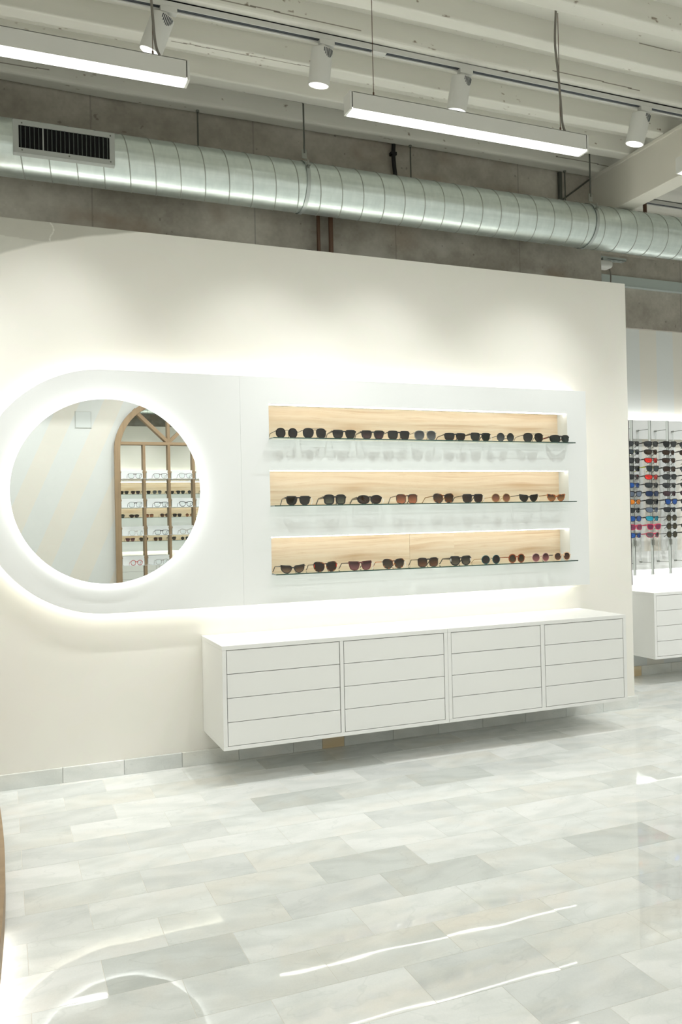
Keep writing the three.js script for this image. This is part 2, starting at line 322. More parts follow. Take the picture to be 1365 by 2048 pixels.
// ------------------------------------------------------------------ display panel, mirror, glass shelves
const PY0 = 0.860, PY1 = 2.129, PCX = 0.515, PCY = (PY0 + PY1) / 2, PR = (PY1 - PY0) / 2, PX1 = 3.585, SEAM = 1.238, PZ0 = 0.044, PZ1 = 0.060;
{
  const t = thing('display_unit', 'long white backlit wall panel with one rounded end and three oak-lined niches', 'display panel');
  const ext = (s) => new THREE.ExtrudeGeometry(s, { depth: PZ1 - PZ0 - 0.002, bevelEnabled: true, bevelSize: 0.001, bevelThickness: 0.001, bevelSegments: 1, curveSegments: 96 }).translate(0, 0, PZ0 + 0.001);
  const a = new THREE.Shape(); a.moveTo(SEAM - 0.0012, PY0); a.lineTo(SEAM - 0.0012, PY1); a.lineTo(PCX, PY1); a.absarc(PCX, PCY, PR, Math.PI / 2, Math.PI * 1.5, false); a.lineTo(SEAM - 0.0012, PY0);
  part('mirror_board', ext(a), M.panel, t, null, 'plain board with one rounded end');
  const b = new THREE.Shape([[SEAM + 0.0012, PY0], [PX1, PY0], [PX1, PY1], [SEAM + 0.0012, PY1]].map((p) => new THREE.Vector2(...p)));
  for (const [y0, y1] of NICHES) b.holes.push(new THREE.Path([[NX0, y0], [NX0, y1], [NX1, y1], [NX1, y0]].map((p) => new THREE.Vector2(...p))));
  part('niche_board', ext(b), M.panel, t, null, 'rectangular board cut with three long niches');
  NICHES.forEach(([y0, y1], i) => {
    const d = 0.006, z1 = PZ0 + 0.0005;
    part('niche_lining', [span(NX0 - d, NX0, y0 - d, y1 + d, NB, z1), span(NX1, NX1 + d, y0 - d, y1 + d, NB, z1), span(NX0, NX1, y1, y1 + d, NB, z1), span(NX0, NX1, y0 - d, y0, NB, z1)], M.panel, t);
    const cutAt = [9, 9, 2.32][i];
    const w = (x0, x1, k) => metric(span(x0, x1, y0 - d, y1 + d, NB - 0.008, NB), 'xy', 1 / 2.05, 1 / 0.22, -NX0 / 2.05 + k, -y0 / 0.22);
    const mat = std({ map: oakTex[i], roughness: 0.5 });
    if (cutAt > 4) part('oak_back', w(NX0 - d, NX1 + d, 0), mat, t, null, 'pale oak niche back');
    else { part('oak_back', w(NX0 - d, cutAt - 0.0008, 0), mat, t, null, 'pale oak niche back'); part('oak_back', w(cutAt + 0.0008, NX1 + d, 0.4), mat, t, null, 'pale oak niche back'); }
    // strip light along the top of the niche behind its front lip, leaning back
    part('strip_light', box(NX1 - NX0 - 0.006, 0.006, 0.006, (NX0 + NX1) / 2, y1 - 0.0036, 0.036), M.ledLine, t, null, 'glowing light strip');
    const cx = (NX0 + NX1) / 2;
    areaLight(WARM, L_NICHE, NX1 - NX0 - 0.01, 0.006, [cx, y1 - 0.0045, 0.0325], [cx, y1 - 0.10, -0.06], t);
  });
  // backlight: strips on the back of the panel, throwing light outward over the wall
  const back = [], zl = 0.026, inset = 0.065;
  back.push(span(PCX, PX1 - 0.10, PY1 - inset - 0.006, PY1 - inset, 0.018, PZ0), span(PCX, PX1 - 0.10, PY0 + inset, PY0 + inset + 0.006, 0.018, PZ0), span(PX1 - inset - 0.012, PX1 - inset - 0.006, PY0 + 0.15, PY1 - 0.15, 0.018, PZ0));
  const arc = new THREE.Shape(); arc.absarc(PCX, PCY, PR - inset, Math.PI / 2, Math.PI * 1.5, false); arc.absarc(PCX, PCY, PR - inset - 0.006, Math.PI * 1.5, Math.PI / 2, true); arc.closePath();
  back.push(new THREE.ExtrudeGeometry(arc, { depth: PZ0 - 0.018, bevelEnabled: false, curveSegments: 64 }).translate(0, 0, 0.018));
  part('backlight_strip', back, M.ledWarm, t, null, 'glowing backlight strip');
  const wid = PX1 - 0.10 - PCX, mx = PCX + wid / 2;
  areaLight(WARM, L_HALO, wid, 0.022, [mx, PY1 - inset + 0.002, zl], [mx, PY1 + 0.2, zl - 0.08], t);
  areaLight(WARM, L_HALO, wid, 0.022, [mx, PY0 + inset - 0.002, zl], [mx, PY0 - 0.2, zl - 0.08], t);
  areaLight(WARM, L_HALO * 0.22, 0.022, PY1 - PY0 - 0.3, [PX1 - inset - 0.004, PCY, zl], [PX1 + 0.2, PCY, zl - 0.08], t);
  const N = 16;
  for (let i = 0; i < N; i++) {
    const an = Math.PI / 2 + Math.PI * (i + 0.5) / N, c = Math.cos(an), s = Math.sin(an), r = PR - inset + 0.002;
    const l = areaLight(WARM, L_HALO, 0.022, 2 * r * Math.tan(Math.PI / N / 2), [PCX + c * r, PCY + s * r, zl], [PCX + c * (r + 0.2), PCY + s * (r + 0.2), zl - 0.08], t);
    orient(l, V(c, s, -0.4).normalize(), V(-s, c, 0));
  }
}
// turn a rect light so that it shines along d with its height along h
function orient(l, d, h) {
  const z = d.clone().negate(), y = h.clone().normalize(), x = new THREE.Vector3().crossVectors(y, z).normalize();
  l.quaternion.setFromRotationMatrix(new THREE.Matrix4().makeBasis(x, y, z));
}
{
  const R = 0.478, C = [0.522, 1.494], t = thing('round_mirror', 'large round frameless mirror with a glowing rim on the rounded panel end', 'mirror', [C[0], C[1], 0]);
  const disc = (r, z0, z1, n = 128) => new THREE.CylinderGeometry(r, r, z1 - z0, n).rotateX(Math.PI / 2).translate(0, 0, (z0 + z1) / 2);
  part('mirror_glass', disc(R, 0.0845, 0.090), M.mirror, t);
  part('backing', disc(R - 0.006, 0.081, 0.0845), M.whiteMetal, t);
  part('mounting_box', disc(R - 0.045, PZ1, 0.081, 96), M.panel, t);
  part('light_ring', new THREE.TorusGeometry(R - 0.022, 0.005, 8, 128).translate(0, 0, 0.0715), M.ledWhite, t, null, 'glowing light ring');
  const N = 24;
  for (let i = 0; i < N; i++) {
    const a = 2 * Math.PI * (i + 0.5) / N, c = Math.cos(a), s = Math.sin(a), r = R - 0.015;
    const l = new THREE.RectAreaLight(WHITE, L_RING, 0.009, 2 * r * Math.tan(Math.PI / N)); l.name = 'ring_light';
    l.position.set(c * r, s * r, 0.0715); orient(l, V(c, s, -0.15).normalize(), V(-s, c, 0)); t.add(l);
  }
}
const SHELF_Z = 0.140, SHELF_T = 0.0068;
NICHES.forEach(([y0], i) => {
  const t = thing('glass_shelf', ['topmost long glass shelf, carrying eleven pairs of mostly black sunglasses', 'middle long glass shelf, carrying nine pairs of black and brown sunglasses', 'lowest long glass shelf, carrying ten pairs of cat-eye and round sunglasses'][i], 'shelf', [0, y0, 0]);
  const a = NX0 + 0.001, b = NX1 - 0.001, lap = 0.0018;
  part('pane', span(a, b, 0.0005, SHELF_T, NB + 0.001, SHELF_Z - lap), M.glass, t);
  part('edge', [span(a, b, 0.0005, SHELF_T, SHELF_Z - lap, SHELF_Z), span(a - 0.0006, a, 0.0005, SHELF_T, PZ1 + 0.001, SHELF_Z), span(b, b + 0.0006, 0.0005, SHELF_T, PZ1 + 0.001, SHELF_Z)], M.glassEdge, t, null, 'dark green glass edge');
});

// ------------------------------------------------------------------ wall-hung drawer cabinets
function cabinet(x0, x1, yb, yt, z0, z1, cols, label) {
  const t = thing('wall_cabinet', label, 'cabinet', [x0, yb, z0]), W = x1 - x0, H = yt - yb, D = z1 - z0, T = 0.022, r = 0.0015;
  part('top_panel', rspan(0, W, H - T, H, 0, D, r), M.lacquer, t);
  part('bottom_panel', rspan(0, W, 0, T - 0.003, 0, D, r), M.lacquer, t);
  part('side_panel', rspan(0, T, T - 0.003, H - T, 0, D, r), M.lacquer, t);
  part('side_panel', rspan(W - T, W, T - 0.003, H - T, 0, D, r), M.lacquer, t);
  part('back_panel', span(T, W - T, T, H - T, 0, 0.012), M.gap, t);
  for (let c = 1; c < cols.length; c++) part('divider', rspan(cols[c - 1][1] - x0 + 0.001, cols[c][0] - x0 - 0.001, T - 0.003, H - T, 0.012, D, r), M.lacquer, t);
  for (const [a, b] of cols) {
    const g = 0.0028, ya = T - 0.003, yb2 = H - T, h = (yb2 - ya) / 4;
    for (let k = 0; k < 4; k++) {
      const d = part('drawer', rspan(a - x0 + g, b - x0 - g, ya + k * h + g / 2 + (k ? 0 : g / 2), ya + (k + 1) * h - g / 2 - (k === 3 ? g / 2 : 0), D - 0.020, D - 0.001 - 0.0006 * hash(k, a * 100, 3), 0.0012), M.lacquer, t);
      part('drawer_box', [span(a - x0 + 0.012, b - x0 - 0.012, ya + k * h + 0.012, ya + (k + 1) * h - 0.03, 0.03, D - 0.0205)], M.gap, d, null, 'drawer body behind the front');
    }
  }
  return t;
}
cabinet(1.012, 2.2935, 0.179, 0.702, 0.001, 0.45, [[1.034, 1.646], [1.668, 2.2715]], 'white wall-hung eight-drawer cabinet under the mirror side of the long panel');
cabinet(2.2945, 3.538, 0.179, 0.702, 0.001, 0.45, [[2.3165, 2.913], [2.941, 3.516]], 'white wall-hung eight-drawer cabinet beside the free end of the wall');
cabinet(4.585, 5.86, 0.205, 0.710, -0.859, -0.45, [[4.607, 5.21], [5.235, 5.838]], 'white wall-hung drawer cabinet beneath the far display of sport sunglasses');

// ------------------------------------------------------------------ duct, rods, pipes
const DC = [3.222, 0.062], DR = 0.139;
let duct;
{
  const t = duct = thing('spiral_duct', 'round galvanised spiral air duct running the whole length below the joists', 'air duct', [0, DC[0], DC[1]]);
  const x0 = -1.59, x1 = 8.79, n = 64, g = new THREE.CylinderGeometry(DR, DR, x1 - x0, n, 40, true).rotateZ(Math.PI / 2).translate((x0 + x1) / 2, 0, 0);
  const p = g.attributes.position, uv = g.attributes.uv;
  for (let i = 0; i < p.count; i++) {
    uv.setXY(i, p.getX(i) / 1.2, uv.getX(i));
    const a = Math.atan2(p.getZ(i), p.getY(i)), k = 1 + 0.0012 * (fbm(p.getX(i) * 3, a + 4, 701, 2) - 0.5);
    p.setY(i, p.getY(i) * k); p.setZ(i, p.getZ(i) * k);
  }
  g.computeVertexNormals();
  part('pipe', g, M.zinc, t);
  class Helix extends THREE.Curve { getPoint(u, v = new THREE.Vector3()) { const x = x0 + (x1 - x0) * u, a = -2 * Math.PI * (x - 0.636) / 0.1315; return v.set(x, DR * 1.0005 * Math.sin(a), DR * 1.0005 * Math.cos(a)); } }
  part('spiral_seam', new THREE.TubeGeometry(new Helix(), 5200, 0.0030, 5), M.seam, t, null, 'folded spiral seam');
  const coll = []; for (const x of [-0.065, 3.0]) coll.push(new THREE.CylinderGeometry(DR + 0.0035, DR + 0.0035, 0.05, 64, 1, true).rotateZ(Math.PI / 2).translate(x, 0, 0));
  part('joint_collar', [coll[0]], M.zinc, t);
  const sg = new THREE.SphereGeometry(0.004, 8, 6);
  for (const x of [-0.05, -0.02, 0.0]) for (const a of [-0.5, 0.1, 0.55]) part('screw', sg, M.darkSteel, t, [x, (DR + 0.003) * Math.sin(a), (DR + 0.003) * Math.cos(a)]);
}
{
  const t = new THREE.Group(); t.name = 'air_grille'; t.position.set(0.328, 0.001, 0); t.userData.label = 'black slatted air grille in a zinc frame'; duct.add(t);
  const w = 0.482, h = 0.162, b = 0.026, zf = DR + 0.014, zb = DR * 0.72;
  const arcPlate = (x0, x1, y0, y1) => span(x0, x1, y0, y1, zf - 0.004, zf);
  part('frame', [arcPlate(-w / 2, w / 2, h / 2 - b, h / 2), arcPlate(-w / 2, w / 2, -h / 2, -h / 2 + b), arcPlate(-w / 2, -w / 2 + b * 1.0, -h / 2 + b, h / 2 - b), arcPlate(w / 2 - b * 1.0, w / 2, -h / 2 + b, h / 2 - b),
    span(-w / 2, w / 2, h / 2 - 0.004, h / 2, zb, zf - 0.004), span(-w / 2, w / 2, -h / 2, -h / 2 + 0.004, zb, zf - 0.004), span(-w / 2, -w / 2 + 0.004, -h / 2 + 0.004, h / 2 - 0.004, zb, zf - 0.004), span(w / 2 - 0.004, w / 2, -h / 2 + 0.004, h / 2 - 0.004, zb, zf - 0.004)], M.zincFlat, t);
  part('dark_throat', span(-w / 2 + 0.01, w / 2 - 0.01, -h / 2 + 0.01, h / 2 - 0.01, zf - 0.0095, zf - 0.0065), M.throat, t);
  const n = 21, iw = w - b * 2.0;
  for (let i = 0; i < n; i++) part('slat', rbox(i === 5 ? 0.006 : 0.0020, h - b * 2, 0.008, 0.0006), i === 5 ? M.zincFlat : M.darkSlat, t, [-iw / 2 + iw * (i + 0.5) / n, 0, zf - 0.0015]).rotation.y = i === 5 ? 0 : 0.3;
  for (const [x, y] of [[-0.2, -0.066], [0.02, -0.066], [0.22, -0.066], [-0.2, 0.066], [0.22, 0.066]]) part('screw', new THREE.SphereGeometry(0.004, 8, 6).scale(1, 1, 0.5), M.darkSteel, t, [x, y, zf]);
}
for (const x of [1.622, 3.605]) {
  const r = DR + 0.004, s = new THREE.Shape(), h = new THREE.Path();
  s.absarc(0, 0, r + 0.002, 0, Math.PI * 2, false); h.absarc(0, 0, r, 0, Math.PI * 2, true); s.holes.push(h);
  const t = part('hanger_strap', new THREE.ExtrudeGeometry(s, { depth: 0.022, bevelEnabled: false, curveSegments: 48 }).rotateY(Math.PI / 2).translate(-0.011, 0, 0), M.zincPlain, duct, [x, 0, 0], 'zinc strap round the duct');
  part('rod', rod(V(0, DR + 0.03, 0.07), V(0, 3.77 - DC[0], 0.07), 0.005), M.darkSteel, t);
  part('lug', rbox(0.024, 0.004, 0.05, 0.001, 0, 0.075, DR * 0.92), M.steel, t);
  part('bolt', rod(V(0, 0.06, DR * 0.93), V(0, 0.105, DR * 0.93), 0.006), M.steel, t);
  part('lug', rbox(0.03, 0.05, 0.004, 0.001, 0, DR + 0.025, 0.07), M.steel, t);
}
[['thin threaded rod behind the duct beside the air grille', 1.075], ['thin threaded rod behind the duct near the black pipe', 2.425], ['thin threaded rod behind the duct close to the cross beam', 3.60]].forEach(([label, x]) => {
  const t = thing('threaded_rod', label, 'rod', [x, 0, -0.122]);
  part('rod', rod(V(0, 3.20, 0), V(0, 3.664, 0), 0.0045), M.darkSteel, t); part('nut', new THREE.CylinderGeometry(0.010, 0.010, 0.012, 6).translate(0, 3.655, 0), M.steel, t);
});
[[1.796, 'thin copper pipe behind the duct, the one beside the black grommet'], [1.876, 'thicker copper pipe behind the duct, farther from the black grommet']].forEach(([x, label], i) => {
  const t = thing('copper_pipe', label, 'pipe', [x, 0, -0.125]), r = 0.011 + 0.003 * i;
  part('tube', rod(V(0, 2.80, 0), V(0, 3.40, 0), r, 16), M.copper, t);
  part('fitting', rod(V(0, 2.895, 0), V(0, 2.925, 0), r + 0.005, 16), M.copper, t);
});
{
  const t = thing('cable_grommet', 'small round black grommet on the wall top beside the copper pipes', 'grommet', [1.71, 2.893, -0.10]);
  part('ring', new THREE.TorusGeometry(0.045, 0.012, 10, 24).rotateX(Math.PI / 2).scale(1, 1.6, 1), M.black, t);
  part('plug', new THREE.CylinderGeometry(0.04, 0.045, 0.025, 24), M.black, t);
  const b = thing('black_pipe', 'short black pipe on the concrete between joist and duct', 'pipe', [2.315, 0, -0.15]);
  part('tube', tube([V(0.01, 3.70, 0), V(0, 3.58, 0.01), V(0.02, 3.40, 0), V(0.02, 3.2, 0)], 0.013, 24, 10), M.black, b);
  part('clip', rbox(0.04, 0.02, 0.034, 0.002, 0, 3.60, 0.004), M.black, b);
  const c = thing('brown_pipe', 'brown vertical pipe beyond the cross beam over the duct', 'pipe', [4.45, 0, -0.3]);
  part('tube', rod(V(0, 3.32, 0), V(0, 3.77, 0), 0.014, 14), M.copper, c); part('collar', rod(V(0, 3.75, 0), V(0, 3.77, 0), 0.024, 14), M.copper, c);
}
{
  const t = thing('wall_bracket', 'thin diagonal steel bracket on the concrete where it meets the cross beam', 'bracket', [3.72, 3.56, -0.15]);
  part('diagonal_bar', rod(V(-0.14, -0.10, 0), V(0.12, 0.09, 0), 0.006), M.darkSteel, t);
  part('upright', rbox(0.022, 0.26, 0.022, 0.002, -0.14, -0.03, 0), M.darkSteel, t);
}
// things on the far concrete
{
  const t = thing('cable_channel', 'long galvanised cable channel on the far concrete wall', 'cable channel', [0, 0, 0]);
  part('channel', [rspan(4.0, 8.7, 3.150, 3.225, -0.835, -0.80, 0.002), rspan(4.0, 8.7, 3.142, 3.15, -0.835, -0.795, 0.001)], std({ color: rgb(0.76, 0.80, 0.79), roughness: 0.4, metalness: 0.35 }), t);
  const u = thing('perforated_strut', 'short perforated zinc strut under the duct at the wall end', 'bracket', [4.0, 3.242, -0.52]);
  const s = new THREE.Shape([[0, 0], [0.46, 0], [0.46, 0.05], [0, 0.05]].map((p) => new THREE.Vector2(...p)));
  for (let i = 0; i < 11; i++) { const h = new THREE.Path(); const x = 0.03 + i * 0.04; h.moveTo(x, 0.017); h.lineTo(x + 0.022, 0.017); h.lineTo(x + 0.022, 0.033); h.lineTo(x, 0.033); h.closePath(); s.holes.push(h); }
  part('rail', new THREE.ExtrudeGeometry(s, { depth: 0.003, bevelEnabled: false }).rotateX(-Math.PI / 2), M.zincPlain, u);
  part('flange', [span(0, 0.46, 0, 0.02, -0.003, 0), span(0, 0.46, 0, 0.02, -0.053, -0.05), span(0, 0.03, -0.02, 0.10, -0.32, -0.05)], M.zincPlain, u);
  const d = thing('smoke_detector', 'small white rounded detector box under the perforated strut', 'detector', [4.235, 3.172, -0.52]);
  part('housing', rbox(0.13, 0.055, 0.09, 0.02, 0, 0.02, 0), M.whiteMetal, d); part('bracket', span(-0.02, 0.02, 0.045, 0.069, -0.03, 0.03), M.zincPlain, d);
  part('cable', tube([V(0.06, 0.0, 0), V(0.072, -0.04, 0), V(0.068, -0.14, 0), V(0.05, -0.30, 0)], 0.005, 20, 6), M.greyCord, d);
}

// ------------------------------------------------------------------ linear fixtures
function linear(x0, x1, label, z = 1.2025, power = L_LINEAR) {
  const t = thing('linear_light', label, 'ceiling light', [0, 3.1, z], 'hanging linear lights'), w = 0.070, h = 0.080, c = 0.014;
  part('housing', [rspan(x0 + c, x1 - c, 0.006, h, -w / 2, -w / 2 + 0.004, 0.001), rspan(x0 + c, x1 - c, 0.006, h, w / 2 - 0.004, w / 2, 0.001), rspan(x0 + c, x1 - c, h - 0.004, h, -w / 2, w / 2, 0.001)], M.whiteMetal, t);
  part('diffuser', span(x0 + c - 0.002, x1 - c + 0.002, 0.0, 0.010, -w / 2 + 0.0005, w / 2 - 0.0005), M.ledWhite, t, null, 'glowing diffuser');
  part('end_cap', rspan(x0, x0 + c - 0.004, 0.0, h + 0.001, -w / 2, w / 2, 0.001), M.whiteMetal, t);
  part('end_cap', rspan(x1 - c + 0.004, x1, 0.0, h + 0.001, -w / 2, w / 2, 0.001), M.whiteMetal, t);
  for (const x of [x0 + c - 0.004, x1 - c]) part('joint', span(x, x + 0.004, 0.012, h - 0.002, -w / 2 + 0.0012, w / 2 - 0.0012), M.black, t);
  part('suspension_wire', [rod(V(x0 + 0.13, h, 0), V(x0 + 0.13, 0.67, 0), 0.0016, 6), rod(V(x0 + 0.13, h, 0), V(x0 + 0.13, h + 0.03, 0), 0.004, 8)], M.copper, t);
  part('suspension_wire', [rod(V(x1 - 0.14, h, 0), V(x1 - 0.14, 0.67, 0), 0.0016, 6), rod(V(x1 - 0.14, h, 0), V(x1 - 0.14, h + 0.03, 0), 0.004, 8)], M.copper, t);
  part('power_cable', tube([V(x1 - 0.104, h, 0.0), V(x1 - 0.125, h + 0.045, 0.0), V(x1 - 0.138, h + 0.16, 0.004), V(x1 - 0.146, h + 0.30, 0.0), V(x1 - 0.160, h + 0.44, 0.0), V(x1 - 0.166, 0.67, 0.02)], 0.0055, 60, 8), M.greyCord, t);
  areaLight(WHITE, power, x1 - x0 - 2 * c, w - 0.004, [(x0 + x1) / 2, -0.0015, 0], [(x0 + x1) / 2, 0, z], t).quaternion.setFromEuler(new THREE.Euler(-Math.PI / 2, 0, 0));
}
linear(-0.535, 0.735, 'white hanging linear light in front of the tilted spot above the air grille');
linear(1.432, 2.702, 'white hanging linear light whose both ends show, above the round duct');
linear(3.318, 4.588, 'white hanging linear light passing the cross beam, only its end at the photo edge');
linear(5.6, 6.87, 'white hanging linear light near the far end wall');
const order = ['first', 'second', 'third', 'fourth', 'fifth', 'sixth'];
[-1.2, 0.6, 2.4, 4.2, 6.0, 7.4].forEach((x, i) => linear(x, x + 1.27, order[i] + ' white hanging linear light of the row above the middle of the shop', 2.5, L_BACK * 0.8));
[-0.40, 1.567, 3.534, 5.5].forEach((x, i) => linear(x, x + 1.27, order[i] + ' white hanging linear light of the row before the striped wall', 3.8, L_BACK * 1.25));

// ------------------------------------------------------------------ track and spots
function track(x0, x1, z, label) {
  const t = thing('light_track', label, 'light track', [0, 3.624, z]), w = 0.036, h = 0.036;
  part('profile', [span(x0, x1, 0.004, h, w / 2 - 0.004, w / 2), span(x0, x1, 0.0, h, -w / 2, -w / 2 + 0.011), span(x0, x1, h - 0.006, h, -w / 2, w / 2)], M.whiteMetal, t);
  part('slot', span(x0, x1, 0.005, h - 0.006, -w / 2 + 0.011, w / 2 - 0.004), M.slot, t, null, 'dark slot of the track');
  return t;
}
const tr = track(-1.5, 3.84, 0.818, 'white lighting track under a joist, carrying the cylindrical spots');
part('joiner', rspan(1.735, 1.81, -0.002, 0.006, -0.018, 0.018, 0.001), M.whiteMetal, tr);
track(4.40, 8.5, -0.34, 'short piece of white lighting track beyond the cross beam');
track(4.05, 8.5, 0.818, 'white lighting track beyond the cross beam, outside the picture');
function spot(x, leanX, leanZ, label, z = 0.818, power = L_SPOT) {
  const t = thing('track_spot', label, 'spotlight', [x, 3.624, z], 'track spotlights'), r = 0.052, L = 0.172;
  part('adapter', [rspan(-0.018, 0.058, -0.020, 0.010, -0.015, 0.019, 0.003)], M.whiteMetal, t);
  part('joint', [new THREE.CylinderGeometry(0.017, 0.015, 0.030, 18).translate(0, -0.028, 0), new THREE.SphereGeometry(0.017, 16, 12).translate(0, -0.040, 0)], M.whiteMetal, t);
  const s = new THREE.Group(); s.name = 'head'; t.add(s); s.position.set(0, -0.028, 0); s.rotation.set(leanZ, 0, leanX);
  const prof = [[0.0, -0.006], [r - 0.006, -0.006], [r - 0.002, -0.008], [r, -0.012], [r, -L], [r - 0.003, -L - 0.002], [r - 0.0045, -L], [r - 0.006, -L + 0.006]].map((p) => new THREE.Vector2(...p));
  const body = part('housing', new THREE.LatheGeometry(prof, 48), M.whiteMetal, s);
  part('lens', new THREE.CylinderGeometry(r - 0.006, r - 0.006, 0.003, 40).translate(0, -L + 0.001, 0), M.ledWhite, s, null, 'glowing lens');
  const slots = [];
  for (let i = 0; i < 8; i++) {
    const a = -0.12 + i * 0.15, len = 0.034 * Math.sin(Math.PI * (i + 1) / 9) + 0.006;
    slots.push(box(0.0042, len, 0.004).translate(0, 0, r - 0.0012).rotateY(a).translate(0, -0.0125 - len / 2, 0));
  }
  part('cooling_slots', slots, M.slot, s, null, 'dark cooling slots');
  const l = new THREE.SpotLight(WHITE, power, 0, 0.66, 0.75, 2); l.shadow.radius = 1.1; l.castShadow = true; l.name = 'spot_light';
  scene.updateMatrixWorld(true);
  const at = s.localToWorld(V(0, -L - 0.006, 0)), to = s.localToWorld(V(0, -L - 1.0, 0));
  l.position.copy(at); l.target.position.copy(to); scene.add(l); scene.add(l.target); l.target.name = 'spot_aim';
}
spot(0.00, -0.30, 0.20, 'white cylindrical track spot cut by the edge above the linear light end');
spot(0.715, -0.34, 0.20, 'white cylindrical track spot tilted most, beside the grey cable of a linear light');
spot(1.475, -0.06, 0.20, 'white cylindrical track spot hanging almost upright over the gap between linear lights');
spot(2.245, -0.10, 0.20, 'white cylindrical track spot above the middle of the second linear light');
spot(3.42, -0.16, 0.20, 'white cylindrical track spot hanging before the cross beam');
track(-1.0, 8.5, 3.15, 'white lighting track before the striped wall, behind the camera');
for (let i = 0; i < 6; i++) spot(-0.55 + 1.1 * i, 0, -0.72, order[i] + ' of the white track spots washing the striped wall behind the camera', 3.15, 4.5);
spot(4.75, 0, 0.36, 'white cylindrical track spot beyond the cross beam, lighting the far sunglasses', 0.818, 8);
spot(5.65, 0, 0.36, 'white cylindrical track spot beyond the cross beam, lighting the far drawers', 0.818, 8);

// ------------------------------------------------------------------ sunglasses
// outline of one lens, centred, x outward (towards the temple)
function lensOutline(k, grow = 0) {
  const pts = [], N = 40, w = k.w / 2, h = k.h / 2;
  for (let i = 0; i < N; i++) {
    const a = 2 * Math.PI * i / N, c = Math.cos(a), s = Math.sin(a), e = 2 / (k.sq ?? 2.4);
    let x = w * Math.sign(c) * Math.abs(c) ** e, y = h * Math.sign(s) * Math.abs(s) ** e;
    x *= 1 + (k.taper ?? 0) * (y / h);
    if (k.hex) { const f = 1 - 0.10 * Math.cos(6 * a); x *= f; y *= f; }
    y += (k.cat ?? 0) * h * Math.max(-0.2, x / w) * (y > 0 ? 1 : 0.35);
    if (k.flat && y > h * k.flat) y = h * k.flat + (k.cat ?? 0) * h * 0.5 * Math.max(0, x / w);
    if (k.drop) x += k.drop * w * (y < 0 ? -y / h : 0) * 0.5;
    const l = Math.hypot(x, y) || 1;
    pts.push(new THREE.Vector2(x + grow * x / l, y + grow * y / l));
  }
  return pts;
}
const geoCache = new Map();
